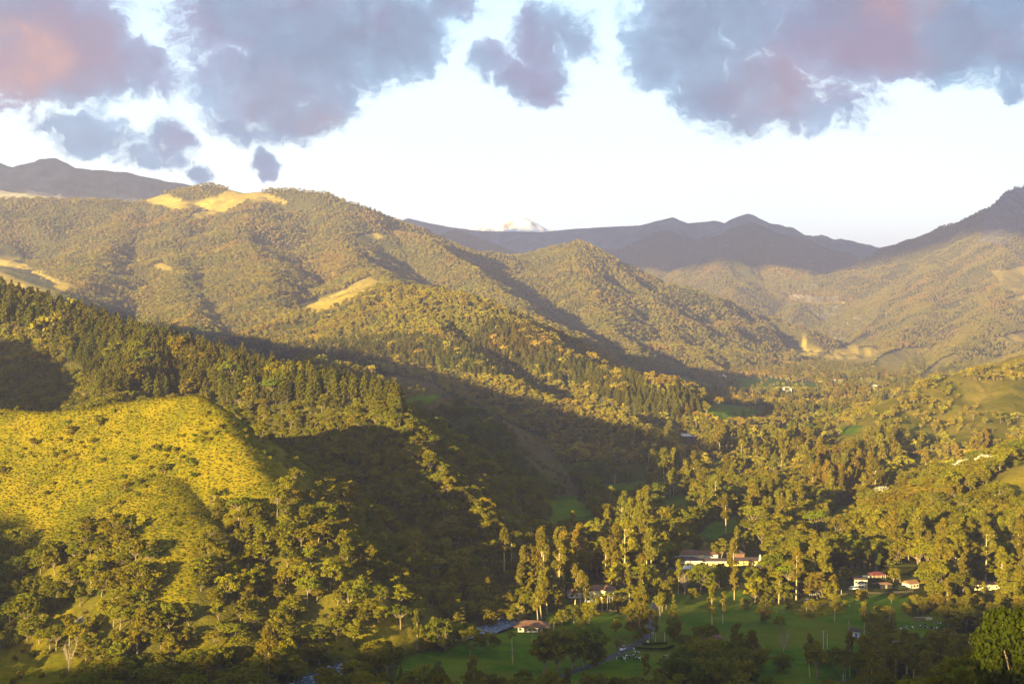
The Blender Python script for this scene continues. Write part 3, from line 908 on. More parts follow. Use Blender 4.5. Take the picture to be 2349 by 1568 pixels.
# ------------------------------------------------------------------ unseen cloud bank behind the viewpoint, placed and shaped to shade the far summits
def cloud_bank():
    m, N = material('cloud')
    tc = N.node('ShaderNodeTexCoord')
    n = N.noise(tc.outputs['Object'], 0.002, 5, .6)
    finish(N, principled(N, (.8, .8, .8), 1.0, 0.0, bump(N, n.outputs['Fac'], .8, 60)))
    s0 = -4600.0
    sa, ca = math.sin(SUN_AZ), math.cos(SUN_AZ)
    tn = math.tan(SUN_EL)
    q_low = [(-15000, 1300), (-7500, 1280), (-5900, 1270), (-5100, 1380), (-4200, 1380), (-3600, 1370), (-2900, 1370), (-2500, 1430), (-1900, 1500), (-1200, 1400), (-500, 1300), (600, 1300), (1800, 1300), (3000, 1300)]
    lr = random.Random(5)
    k = 0
    for i in range(34):
        p = -15000 + i * 540
        ql = np.interp(p, [a for a, b in q_low], [b for a, b in q_low])
        z0 = ql - s0 * tn
        mb = bmesh_ico(3)
        rp, rs, rz = lr.uniform(650, 850), lr.uniform(500, 800), (440 if -6600 < p < -5000 else lr.uniform(620, 800))
        s = s0 + lr.uniform(-400, 400)
        cx, cyy = p * ca + s * sa, -p * sa + s * ca
        vs = []
        for (x, y, z) in mb[0]:
            d = 1 + .16 * float(fbm(np.array([x * 2.2 + i * 5]), np.array([y * 2.2 + z * 1.7]), 4, 300 + i)[0])
            zz = z * rz * d
            if zz < 0:
                zz *= .45
            X = x * rp * d
            Y = y * rs * d
            vs.append((cx + X * ca + Y * sa, cyy - X * sa + Y * ca, z0 + .42 * rz + zz + (s0 - s) * 0))
        yield vs, mb[1], m


def bmesh_ico(sub):
    import bmesh
    bm = bmesh.new()
    bmesh.ops.create_icosphere(bm, subdivisions=sub, radius=1.0)
    vs = [tuple(v.co) for v in bm.verts]
    fs = [tuple(v.index for v in f.verts) for f in bm.faces]
    bm.free()
    return vs, fs


mb = MB()
for vs, fs, mcl in cloud_bank():
    mb.add(vs, fs)
cb = mb.build('cloud_bank', mcl, None, True)
tag(cb, 'long grey evening cloud bank unseen behind the viewpoint, shaped to shade the far summits', 'cloud')

# ------------------------------------------------------------------ tree shapes
def leaf_quads(centers, radii, counts, size, lr, flat=0.75, jitter=0.75, up=0.25, droop=0.0, aspect=1.0):
    """quads spread through the outer part of every clump; returns verts (n*4,3)"""
    out = []
    for c, r, n in zip(centers, radii, counts):
        d = lr.normal(size=(n, 3))
        d /= np.linalg.norm(d, axis=1, keepdims=True)
        d[:, 2] = np.where(d[:, 2] < -.2, -d[:, 2] * .6, d[:, 2])
        rad = r * np.power(lr.uniform(.35, 1.0, n), .5)
        p = np.array(c) + d * rad[:, None] * np.array([1, 1, flat])
        nrm = d + lr.normal(size=(n, 3)) * jitter + np.array([0, 0, up])
        nrm /= np.linalg.norm(nrm, axis=1, keepdims=True)
        t = np.cross(nrm, lr.normal(size=(n, 3)))
        t /= np.linalg.norm(t, axis=1, keepdims=True) + 1e-9
        b = np.cross(nrm, t)
        s = size * lr.uniform(.6, 1.3, n)[:, None]
        t = t * s * aspect
        b = b * s
        b[:, 2] -= droop * s[:, 0]
        q = np.stack([p - t - b * .6, p + t * .7 - b, p + t + b * .7, p - t * .6 + b], 1)
        out.append(q.reshape(-1, 3))
    return np.concatenate(out)


def np_mesh(name, verts, mats):
    n = len(verts) // 4
    me = bpy.data.meshes.new(name)
    me.vertices.add(n * 4)
    me.vertices.foreach_set('co', verts.astype(np.float32).ravel())
    me.loops.add(n * 4)
    me.loops.foreach_set('vertex_index', np.arange(n * 4, dtype=np.int32))
    me.polygons.add(n)
    me.polygons.foreach_set('loop_start', np.arange(0, n * 4, 4, dtype=np.int32))
    me.polygons.foreach_set('loop_total', np.full(n, 4, np.int32))
    me.update(calc_edges=True)
    for m_ in mats:
        me.materials.append(m_)
    return me


def joined(name, parts):
    """one mesh out of (mesh, ...) with their materials, for the far forests"""
    V, F, MI, mats = [], [], [], []
    b = 0
    for me in parts:
        nv = len(me.vertices)
        co = np.empty(nv * 3, np.float32)
        me.vertices.foreach_get('co', co)
        V.append(co.reshape(-1, 3))
        off = len(mats)
        for m_ in me.materials:
            mats.append(m_)
        for p in me.polygons:
            F.append(tuple(i + b for i in p.vertices))
            MI.append(off + p.material_index)
        b += nv
    me = bpy.data.meshes.new(name)
    me.from_pydata(np.concatenate(V).tolist(), [], F)
    for m_ in mats:
        me.materials.append(m_)
    me.polygons.foreach_set('material_index', MI)
    me.update()
    return me


def limbs(mb, base, tips, r0, lr, seg=3, sag=0.0):
    for t in tips:
        base_ = Vector(base)
        t = Vector(t)
        pts, rad = [], []
        for i in range(seg + 1):
            f = i / seg
            p = base_.lerp(t, f)
            p.z += math.sin(f * math.pi) * sag
            if 0 < i < seg:
                p += Vector(lr.normal(size=3)) * (t - base_).length * .05
            pts.append(p)
            rad.append(r0 * (1 - .75 * f))
        mb.tube(pts, rad, 4, cap=False)


def broadleaf(seed, H=14.0, W=12.0, form='round', leaf='leaf', n=1500, size=.42, bark='bark', nclump=26):
    """trunk, forking limbs and a crown of separate sprays"""
    lr = np.random.default_rng(seed)
    tr = MB()
    cs, rs = [], []
    if form == 'umbrella':
        z0, ch = H * .55, H * .42
    elif form == 'tall':
        z0, ch = H * .35, H * .62
    elif form == 'bushy':
        z0, ch = H * .12, H * .85
    else:
        z0, ch = H * .30, H * .68
    lean = lr.normal(size=2) * H * .04
    for i in range(nclump):
        a = lr.uniform(0, 2 * math.pi)
        f = math.sqrt(lr.uniform(0, 1))
        rad = f * W * .5 * .78
        if form == 'umbrella':
            z = z0 + ch * (.95 - .65 * f * f) * lr.uniform(.75, 1.0)
        elif form == 'tall':
            k = lr.uniform(0, 1)
            rad *= (1.0 - .55 * abs(k - .4) * 1.6)
            z = z0 + ch * k * .92
        else:
            k = lr.uniform(.05, 1)
            rad = W * .5 * .8 * math.sqrt(max(0.05, 1 - (k * 1.7 - .75) ** 2 * .85)) * lr.uniform(.45, 1)
            z = z0 + ch * k * .88
        cs.append((math.cos(a) * rad + lean[0], math.sin(a) * rad + lean[1], z))
        rs.append(W * lr.uniform(.11, .19))
    tot = sum(r * r for r in rs)
    counts = [max(6, int(n * r * r / tot)) for r in rs]
    fork = (lean[0] * .3, lean[1] * .3, z0 * lr.uniform(.55, .85))
    tr.tube([(0, 0, -1.2), (0, 0, fork[2] * .5), fork], [H * .022 + .08, H * .018 + .05, H * .015 + .03], 6)
    pick = lr.choice(len(cs), min(len(cs), 11), replace=False)
    limbs(tr, fork, [(cs[i][0], cs[i][1], cs[i][2] - rs[i] * .3) for i in pick], H * .0095 + .03, lr, 3, H * .02)
    crown = np_mesh('crown', leaf_quads(cs, rs, counts, size, lr, flat=.62 if form == 'umbrella' else .8), [M[leaf]])
    trunk = tr.mesh('trunk', [M[bark]])
    return trunk, crown


def eucalyptus(seed, H=28.0, W=9.0, n=1700, size=.42, leaf='leaf_euc', bark='bark_pale', low=.38):
    lr = np.random.default_rng(seed)
    tr = MB()
    bend = lr.normal(size=2) * H * .02
    def ax(z):
        f = z / H
        return (bend[0] * math.sin(f * 3), bend[1] * math.sin(f * 2.4), z)
    zs = [-1.2, H * .15, H * .35, H * .55, H * .75, H * .92]
    tr.tube([ax(z) for z in zs], [H * .016 + .1, H * .014 + .05, H * .012, H * .009, H * .006, .05], 6)
    cs, rs = [], []
    nb = 20
    for i in range(nb):
        f = low + (0.98 - low) * (i + lr.uniform(0, 1)) / nb
        env = W * .5 * (math.sin(min(1, (f - low) / (1 - low) + .12) * math.pi) ** .6 * .85 + .12)
        a = lr.uniform(0, 2 * math.pi)
        rad = env * lr.uniform(.25, .8)
        o = ax(f * H)
        c = (o[0] + math.cos(a) * rad, o[1] + math.sin(a) * rad, f * H)
        cs.append(c)
        rs.append(W * lr.uniform(.14, .25))
        if rad > W * .15:
            limbs(tr, ax(f * H - rad * .9), [c], H * .004 + .04, lr, 2)
    tot = sum(r * r for r in rs)
    counts = [max(6, int(n * r * r / tot)) for r in rs]
    crown = np_mesh('crown', leaf_quads(cs, rs, counts, size, lr, flat=1.15, droop=.4), [M[leaf]])
    return tr.mesh('trunk', [M[bark]]), crown


def conifer(seed, H=22.0, W=7.0, n=1500, size=.42, leaf='leaf_pine', low=.15, col=.55):
    """ragged pine or cypress: whorls of ascending sprays"""
    lr = np.random.default_rng(seed)
    tr = MB()
    tr.tube([(0, 0, -1.2), (0, 0, H * .4), (0, 0, H * .96)], [H * .017 + .06, H * .011, .05], 6)
    cs, rs = [], []
    nb = 34
    for i in range(nb):
        f = low + (1 - low) * (i + .5) / nb
        g = (f - low) / (1 - low)
        env = W * .5 * (min(1.0, (1 - g) / (1 - col) if g > col else 1.0)) * (.62 + .38 * min(1, g * 5 + .2))
        a = i * 2.4 + lr.uniform(-.4, .4)
        rad = env * lr.uniform(.35, .85)
        cs.append((math.cos(a) * rad, math.sin(a) * rad, f * H))
        rs.append(max(.35, env * lr.uniform(.34, .52)))
    cs.append((0, 0, H * .985))
    rs.append(.35)
    tot = sum(r * r for r in rs)
    counts = [max(8, int(n * r * r / tot)) for r in rs]
    crown = np_mesh('crown', leaf_quads(cs, rs, counts, size, lr, flat=1.2, up=.1), [M[leaf]])
    return tr.mesh('trunk', [M['bark_dark']]), crown


def palm(seed, H=16.0):
    lr = np.random.default_rng(seed)
    tr = MB()
    b = lr.normal(size=2) * .5
    tr.tube([(0, 0, -.6), (b[0] * .3, b[1] * .3, H * .5), (b[0], b[1], H)], [.24, .19, .15], 7)
    fr = MB()
    for i in range(18):
        a = i * 2 * math.pi / 18 + lr.uniform(-.15, .15)
        el = lr.uniform(-.35, 1.1)
        L = lr.uniform(2.3, 3.1)
        pts = []
        for k in range(5):
            f = k / 4
            r = L * f * math.cos(el * (1 - .3 * f))
            z = H + L * f * math.sin(el) - 1.5 * f * f * L * .38
            pts.append(Vector((b[0] + math.cos(a) * r, b[1] + math.sin(a) * r, z)))
        side = Vector((-math.sin(a), math.cos(a), 0))
        vs, fs = [], []
        wd = [.12, .5, .62, .45, .05]
        for k, p in enumerate(pts):
            dn = Vector((0, 0, -wd[k] * .55))
            vs += [p + side * wd[k] + dn, p, p - side * wd[k] + dn]
        for k in range(4):
            fs += [(k * 3, k * 3 + 1, k * 3 + 4, k * 3 + 3), (k * 3 + 1, k * 3 + 2, k * 3 + 5, k * 3 + 4)]
        fr.add(vs, fs)
    return tr.mesh('trunk', [M['bark_pale']]), fr.mesh('crown', [M['frond']])


def bare(seed, H=10.0, W=7.0):
    lr = np.random.default_rng(seed)
    tr = MB()
    tr.tube([(0, 0, -.6), (0, 0, H * .3)], [.2, .15], 6)
    cr = MB()
    for i in range(14):
        a = lr.uniform(0, 6.28)
        tip = Vector((math.cos(a) * W * .5 * lr.uniform(.3, 1), math.sin(a) * W * .5 * lr.uniform(.3, 1), H * lr.uniform(.6, 1)))
        base = Vector((0, 0, H * lr.uniform(.15, .4)))
        mid = base.lerp(tip, .5) + Vector((0, 0, -H * .03))
        cr.tube([base, mid, tip], [.09, .06, .03], 4, cap=False)
        for k in range(7):
            p = base.lerp(tip, lr.uniform(.4, 1))
            cr.tube([p, p + Vector(lr.normal(size=3)) * H * .07 + Vector((0, 0, H * .08))], [.035, .02], 3, cap=False)
    return tr.mesh('trunk', [M['twig']]), cr.mesh('crown', [M['twig']])


def bamboo(seed, H=13.0, W=9.0):
    lr = np.random.default_rng(seed)
    tr = MB()
    cs, rs = [], []
    for i in range(26):
        a = lr.uniform(0, 6.28)
        r0 = lr.uniform(0, W * .16)
        r1 = lr.uniform(W * .2, W * .55)
        h = H * lr.uniform(.7, 1)
        p0 = Vector((math.cos(a) * r0, math.sin(a) * r0, -.5))
        for_pts = []
        for k in range(6):
            f = k / 5
            r = r0 + (r1 - r0) * f ** 2.2
            z = h * (math.sin(f * 1.9) / math.sin(1.9) if False else (1.25 * f - .33 * f ** 3))
            for_pts.append(Vector((math.cos(a) * r, math.sin(a) * r, z)))
        tr.tube([p0] + for_pts[1:], [.09, .08, .07, .06, .04, .02], 4, cap=False)
        for k in (2, 3, 4, 5):
            for q in range(2):
                p = for_pts[k] + Vector(lr.normal(size=3)) * .5
                cs.append(tuple(p))
                rs.append(lr.uniform(.7, 1.25))
    counts = [26] * len(cs)
    crown = np_mesh('crown', leaf_quads(cs, rs, counts, .36, lr, flat=.8, droop=.7, aspect=.6), [M['leaf_bright' if seed % 2 else 'leaf']])
    return tr.mesh('culms', [M['bark']]), crown


def shrub(seed, H=3.0, W=3.2, n=260, size=.22, leaf='leaf'):
    lr = np.random.default_rng(seed)
    cs, rs = [], []
    for i in range(8):
        a = lr.uniform(0, 6.28)
        rad = lr.uniform(0, W * .32)
        cs.append((math.cos(a) * rad, math.sin(a) * rad, H * lr.uniform(.15, .75)))
        rs.append(W * lr.uniform(.16, .27))
    return np_mesh('foliage', leaf_quads(cs, rs, [n // 8] * 8, size, lr), [M[leaf]])


SHAPES = {
    'broadleaf': [broadleaf(100 + i, 14, W, f, l, 1500, .40) for i, (W, f, l) in enumerate([(12, 'round', 'leaf'), (13, 'umbrella', 'leaf'), (10, 'round', 'leaf'), (11, 'bushy', 'leaf'), (9, 'tall', 'leaf'), (12.5, 'umbrella', 'leaf_bright')])],
    'euc': [eucalyptus(200 + i, 28, W, 1900, .46, low=lw) for i, (W, lw) in enumerate([(9, .38), (8, .30), (10, .42), (7.5, .34), (11, .45)])],
    'pine': [conifer(300 + i, 22, W, 1300, .42, low=lw, col=c_) for i, (W, lw, c_) in enumerate([(7, .18, .55), (6.2, .25, .65), (7.6, .12, .5), (6.6, .3, .6)])],
    'cypress': [conifer(330 + i, 22, W, 2200, .36, leaf=lf, low=.04, col=c_) for i, (W, c_, lf) in enumerate([(8, .25, 'leaf'), (3.2, .5, 'leaf_bright'), (7.5, .2, 'leaf_pine')])],
    'palm': [palm(400 + i, 16) for i in range(3)],
    'pale': [broadleaf(500 + i, 14, 9, 'tall', 'leaf_pale', 1100, .40, 'bark_pale') for i in range(2)],
    'white': [broadleaf(520 + i, 12, 12, 'umbrella', 'leaf_white', 1000, .40) for i in range(2)],
    'bare': [bare(540 + i) for i in range(2)],
    'bamboo': [bamboo(560 + i) for i in range(3)],
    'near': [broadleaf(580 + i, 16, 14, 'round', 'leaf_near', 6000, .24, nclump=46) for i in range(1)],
}
SHRUBS = [shrub(600 + i, leaf=l) for i, l in enumerate(['leaf', 'leaf', 'leaf_bright', 'leaf_euc'])]
NOMINAL = {'broadleaf': 14, 'euc': 28, 'pine': 22, 'cypress': 22, 'palm': 16, 'pale': 14, 'white': 12, 'bare': 10, 'bamboo': 13, 'near': 16}

# far versions, cheaper, trunk and crown in one mesh; used only for the stuff forests
FARSHAPES = {
    'broadleaf': [joined('woodland_tree', broadleaf(700 + i, 14, W, f, 'leaf_far', 330, .85, nclump=14)) for i, (W, f) in enumerate([(12, 'round'), (13, 'umbrella'), (10, 'bushy'), (11, 'round'), (9, 'tall')])],
    'euc': [joined('woodland_eucalyptus', eucalyptus(720 + i, 28, W, 420, .95)) for i, W in enumerate([9, 8, 10.5])],
    'pine': [joined('plantation_pine', conifer(740 + i, 22, W, 380, .8, low=.15)) for i, W in enumerate([7, 6.2, 7.6])],
    'shrub': [shrub(760 + i, 3.0, 3.4, 110, .34, l) for i, l in enumerate(['leaf', 'leaf', 'leaf_bright', 'leaf_euc'])],
}
print("shapes", round(time.time() - T0, 1))

# ------------------------------------------------------------------ where the trees grow
PINES = [
    [(-900, 560), (0, 640), (350, 735), (650, 815), (880, 860), (930, 985), (880, 935), (810, 925), (700, 935), (545, 945), (480, 925), (230, 915), (150, 830), (60, 760), (-900, 760)],
    [(1070, 790), (1130, 745), (1200, 760), (1290, 830), (1450, 870), (1600, 975), (1540, 985), (1400, 925), (1230, 865)],
    [(650, 800), (800, 790), (960, 780), (1060, 800), (1180, 880), (1000, 850), (850, 840), (700, 830)],
    [(1560, 900), (1620, 950), (1570, 960), (1530, 915)],
]
cands = []
for (r0, r1, sp) in [(215, 760, 5.6), (760, 1250, 6.2), (1250, 2200, 7.0), (2200, 4200, 7.9), (4200, 9600, 10.0)]:
    gx = np.arange(-r1 * .42, r1 * .42, sp)
    gy = np.arange(r0 * .8, r1, sp)
    A, B = np.meshgrid(gx, gy)
    A = (A + rng.uniform(-.48, .48, A.shape) * sp).ravel()
    B = (B + rng.uniform(-.48, .48, B.shape) * sp).ravel()
    r = np.hypot(A, B)
    m = (r > r0) & (r <= r1) & (np.abs(np.arctan2(A, B)) < .395)
    cands.append(np.stack([A[m], B[m]], 1))
C2 = np.concatenate(cands)
x, y = C2[:, 0], C2[:, 1]
z = gz(x, y)
iaN = np.clip(np.searchsorted(aa, np.arctan2(x, y)) - 1, 0, len(aa) - 1)
irN = np.clip(np.searchsorted(rr, np.hypot(x, y)) - 1, 0, len(rr) - 1)
rid = GID[irN, iaN]
name2id = {n: i for i, n in enumerate(RNAMES)}
keep = visible(x, y, z, 22) & (~np.isin(rid, farid) | ((rid == RNAMES.index('far_range')) & (np.hypot(x, y) < 9400)))
x, y, z, rid = x[keep], y[keep], z[keep], rid[keep]
cw = cover_of(x, y, z)
r = np.hypot(x, y)
X, Y = project(x, y, z)
u = rng.uniform(0, 1, len(x))
cl = fbm(x / 55, y / 55, 3, 150)
cl2 = fbm(x / 160, y / 160, 3, 151)
prob = np.full(len(x), .93)
hs = np.ones(len(x))
kind = np.zeros(len(x), int)      # 0 broadleaf 1 eucalyptus 2 pine 3 shrub
H = 11 + 3.0 * rng.normal(size=len(x))
fl = rid == FID
# valley woodland: tall eucalyptus in groves, broadleaf between
H = np.where(fl, 13 + 3 * rng.normal(size=len(x)), H)
isE = fl & (cl2 + .5 * cl > -.15) & (rng.uniform(0, 1, len(x)) < .27)
kind[isE] = 1
H = np.where(isE, 25 + 5 * rng.normal(size=len(x)), H)
prob = np.where(fl, np.clip(.62 + .5 * cl, .15, .85), prob)
prob = np.where(fl & (r > 1150), np.clip(.48 + .9 * cl2 + .4 * cl, .04, .8), prob)
H = np.where(fl & (r > 1700), np.where(kind == 1, 17, 10) + 2 * rng.normal(size=len(x)), H)
lowl = fl & (X < 930) & (r < 820)
kind[lowl & (rng.uniform(0, 1, len(x)) < .85)] = 0
H = np.where(lowl, 9 + 2.2 * rng.normal(size=len(x)), H)
# near hill: bushy slopes with scattered trees
nh = rid == name2id['near_hill']
up_ = np.clip((1290 - Y) / 200, 0, 1)
H = np.where(nh, np.clip(9.0 - 2.5 * up_ + 2.6 * rng.normal(size=len(x)), 3.5, 15), H)
prob = np.where(nh, np.clip(.97 - .35 * up_ + .4 * cl, .15, .98), prob)
sm = nh & (rng.uniform(0, 1, len(x)) < .30 + .3 * up_)
kind[sm] = 3
ps = (rid == name2id['pine_spur'])
H = np.where(ps, 7.5 + 2.2 * rng.normal(size=len(x)), H)
ss = rid == name2id['shaded_spur']
H = np.where(ss, 7.0 + 2.0 * rng.normal(size=len(x)), H)
prob = np.where(ss, .6, prob)
inp = np.zeros(len(x), bool)
for p_ in PINES:
    inp |= inpoly(X, Y, p_)
inp &= np.isin(rid, [name2id['pine_spur'], name2id['middle_mountain']])
kind[inp & (rng.uniform(0, 1, len(x)) < .95)] = 2
H = np.where(inp, np.where(ps, 20 + 2.5 * rng.normal(size=len(x)), 15 + 2 * rng.normal(size=len(x))), H)
prob = np.where(inp, .97, prob)
rh = rid == name2id['right_hill']
H = np.where(rh, 7.0 + 2.2 * rng.normal(size=len(x)), H)
prob = np.where(rh, np.clip(.40 + .9 * cl + .5 * cl2 + .25 * (Y > 1120), .06, .95), prob)
kind[rh & (rng.uniform(0, 1, len(x)) < .15)] = 3
mtn = np.isin(rid, [name2id[k] for k in ('great_mountain', 'pointed_hill', 'hazy_hill', 'cliff_mountain', 'middle_mountain')]) & ~inp
H = np.where(mtn, 8.6 + 1.8 * rng.normal(size=len(x)), H)
prob = np.where(mtn, .84 + .45 * cl2 + .3 * cl, prob)
H = np.where(mtn, H * (1 + .3 * cl2 + .25 * cl), H)
# open land keeps only a few bushes
g_ = cw[0] > .5
prob = np.where(g_, np.where(r < 1000, .07 + 1.3 * np.clip(cl - .18, 0, 1), .03 + .2 * np.clip(cl - .35, 0, 1)), prob)
kind[g_ & (rng.uniform(0, 1, len(x)) < .8)] = 3
H = np.where(g_ & (kind == 0), 6 + rng.normal(size=len(x)), H)
prob = np.where(cw[1] > .5, .004 + .02 * (r > 900) + .3 * (cl > .42) * (r < 800), prob)
prob = np.where((cw[2] > .5) & ~g_, .22, prob)
prob = np.where(cw[3] > .5, .25, prob)
H = np.where((cw[2] > .5) & ~g_, 4, H)
# river, road and the hand-placed front of the valley stay clear
prob = np.where(poly_dist(x, y, RIVER) < np.where(r < 760, 8, 2.5), 0, prob)
prob = np.where(poly_dist(x, y, ROAD) < np.where(r < 700, 7, 4.5), 0, prob)
prob = np.where((X > 900) & (X < 1560) & (Y > 1560), 0, prob)
CLEAR = [  # houses and gardens
    [(1160, 1430), (1290, 1430), (1290, 1475), (1160, 1475)],
    [(1300, 1340), (1440, 1340), (1440, 1400), (1300, 1400)],
    [(1555, 1262), (1775, 1262), (1775, 1312), (1555, 1312)],
    [(1900, 1300), (2120, 1300), (2120, 1395), (1900, 1395)],
    [(1925, 1435), (1985, 1435), (1985, 1500), (1925, 1500)],
    [(2225, 1335), (2300, 1335), (2300, 1365), (2225, 1365)],
    [(1280, 1545), (1500, 1450), (1560, 1500), (1560, 1640), (1230, 1640)],
    [(960, 1400), (1180, 1400), (1180, 1440), (1000, 1450)],
]
clr = np.zeros(len(x), bool)
for p_ in CLEAR:
    clr |= inpoly(X, Y, p_)
prob = np.where(clr & (r < 1000), 0, prob)
front = fl & (r < 735) & (X > 930)
prob = np.where(front & (cw[1] < .5), np.where(X > 1900, .75, .55), prob)
H = np.where(front & (kind == 1), 17, H)
H = np.where(front & (kind == 0), 8.5 + 2 * rng.normal(size=len(x)), H)
vh = rid == name2id['viewpoint_hill']
H = np.where(vh, 7 + 1.5 * rng.normal(size=len(x)), H)
H = np.where(kind == 3, np.clip(2.4 + 1.0 * rng.normal(size=len(x)), 1.0, 5), H)
H = np.clip(H, 1.0, 38)
VIEWS = [(1560, 1765, 1262, 1300), (1182, 1262, 1428, 1452), (1305, 1412, 1342, 1368), (1958, 2112, 1314, 1352), (1943, 1972, 1440, 1464), (2070, 2230, 1425, 1450), (1870, 1985, 1145, 1240), (1590, 1715, 1190, 1228),
         (1620, 1820, 1022, 1085), (1240, 1362, 1148, 1195), (1690, 1885, 869, 890), (1090, 1165, 1408, 1440), (1790, 1825, 890, 900), (1915, 1940, 870, 880), (1995, 2020, 880, 892), (1560, 1600, 1005, 1016), (1400, 1480, 1110, 1120), (1520, 1600, 1138, 1155), (2240, 2290, 1335, 1352), (1900, 1985, 1400, 1500), (1640, 1760, 930, 960)]
TOPY = Y - H / r * FOC
HW = H / r * FOC * .35
for (xa, xb, ya, yb) in VIEWS:
    blk = (X + HW > xa) & (X - HW < xb) & (Y > yb) & (TOPY < yb - (yb - ya) * .25) & (r < 4500)
    prob = np.where(blk, prob * .05, prob)
k_ = u < prob
x, y, z, rid, kind, H, r, X, Y = [a[k_] for a in (x, y, z, rid, kind, H, r, X, Y)]
okv = visible(x, y, z, H * 1.05, .0025)
x, y, z, rid, kind, H, r, X, Y = [a[okv] for a in (x, y, z, rid, kind, H, r, X, Y)]
print("trees in all", len(x), [int((kind == k).sum()) for k in range(4)], round(time.time() - T0, 1))

SIZE = H / r
solo = np.zeros(len(x), bool)
inframe = (X > 0) & (X < 2349) & (Y - H / r * FOC < 1568)
LIMIT = {0: 210, 1: 200, 2: 300, 3: 300}
for k, lim in LIMIT.items():
    ii = np.nonzero((kind == k) & inframe)[0]
    ii = ii[np.argsort(-SIZE[ii])][:lim]
    solo[ii] = True

WHERE = {
    'near_hill': 'on the near left hillside', 'pine_spur': 'on the pine covered spur behind the near hill', 'shaded_spur': 'on the shaded spur in mid valley',
    'middle_mountain': 'on the sunlit middle mountain', 'right_hill': 'on the golden hillside at the right', 'valley_floor': 'on the valley floor',
    'grassy_shoulder': 'by the smooth grassy shoulder at the right', 'viewpoint_hill': 'on the dark slope at the bottom right'}


def place_words(i):
    n = RNAMES[rid[i]]
    a, b_ = X[i], Y[i]
    w = {'shaded_spur': 'on the shaded middle spur', 'middle_mountain': 'on the sunlit middle mountain', 'grassy_shoulder': 'by the smooth yellow slope at right', 'viewpoint_hill': 'on the dark lower right slope'}.get(n, 'on the mountain side')
    if n == 'near_hill':
        if b_ > 1420:
            w = 'above the bottom left pasture' if a < 260 else ('on the lit lower edge woods' if a < 560 else 'in the dark lower edge woods')
        elif a < 130:
            w = 'at the left edge of the near hill' if b_ < 1250 else 'in the shaded left hollow'
        elif a < 300:
            w = 'below the meadow, far left' if b_ > 1150 else 'on the left upper meadow'
        elif a < 480:
            w = 'on the golden middle rib' if b_ > 1150 else 'below the meadow knoll'
        elif a < 640:
            w = 'in the gully right of the rib' if b_ > 1200 else 'on the crest under the knoll'
        elif a < 800:
            w = 'halfway down the right crest' if b_ < 1300 else 'in the dark gully bottom'
        else:
            w = 'at the right foot of the near hill'
    elif n == 'pine_spur':
        lst = [(90, 'at the far left above the shaded hollow'), (230, 'left of the meadow, near the hollow'), (350, 'above the left meadow shoulder'), (470, 'straight behind the meadow knoll'), (580, 'right behind the knoll'), (700, 'above the dark flank'), (800, 'above the curved shadow edge'), (3000, 'at the right end of the pines')]
        w = [t for k, t in lst if a < k][0]
        if b_ > 960:
            w = 'on the bushy flank below the pines' if a < 880 else 'on the lit rib right of the pines'
        elif a < 880 and kind[i] == 2:
            gap = b_ - np.interp(a, [0, 350, 650, 860], [690, 795, 890, 925])
            w += ', crest row' if gap < 12 else (', middle rows' if gap < 40 else ', lowest rows')
    elif n == 'valley_floor':
        rows = 0 if b_ > 1390 else 1 if b_ > 1290 else 2 if b_ > 1200 else 3
        col = 0 if a < 1260 else 1 if a < 1500 else 2 if a < 1760 else 3 if a < 2040 else 4
        rb = 'beyond the bottom left pasture' if a < 560 else ('at the dark lower edge' if a < 900 else 'by the river bend')
        w = [[rb, 'left of the road', 'near the bamboo', 'beside the lower pasture', 'in the dark right corner'],
             ['in the riverside grove', 'around the long farm house', 'below the hotel', 'left of the white cottage', 'right of the orange cottage'],
             ['upstream behind the riverside grove', 'behind the palm row', 'behind the hotel', 'below the hillside meadow', 'at the right hillside foot'],
             ['at the shaded valley edge', 'in the shaded central grove', 'by the small lit meadow', 'above the hillside meadow', 'below the right hillside']][rows][col]
    elif n == 'right_hill':
        w = ('at the foot of the right hillside' if b_ > 1150 else 'up on the right hillside') + (', left part' if a < 2100 else ', right part')
    return w


def new_tree(shape, var, loc, hgt, label, cat, name, group=None, wide=1.0, rz=None):
    t, c = SHAPES[shape][var % len(SHAPES[shape])]
    s = hgt / NOMINAL[shape]
    e = empty(name, loc, label, cat, group, random.uniform(0, 6.28) if rz is None else rz, s)
    if wide != 1.0:
        e.scale = (s * wide, s * wide, s)
    link(bpy.data.objects.new('culms' if shape == 'bamboo' else 'trunk', t), e)
    link(bpy.data.objects.new('crown', c), e)
    return e


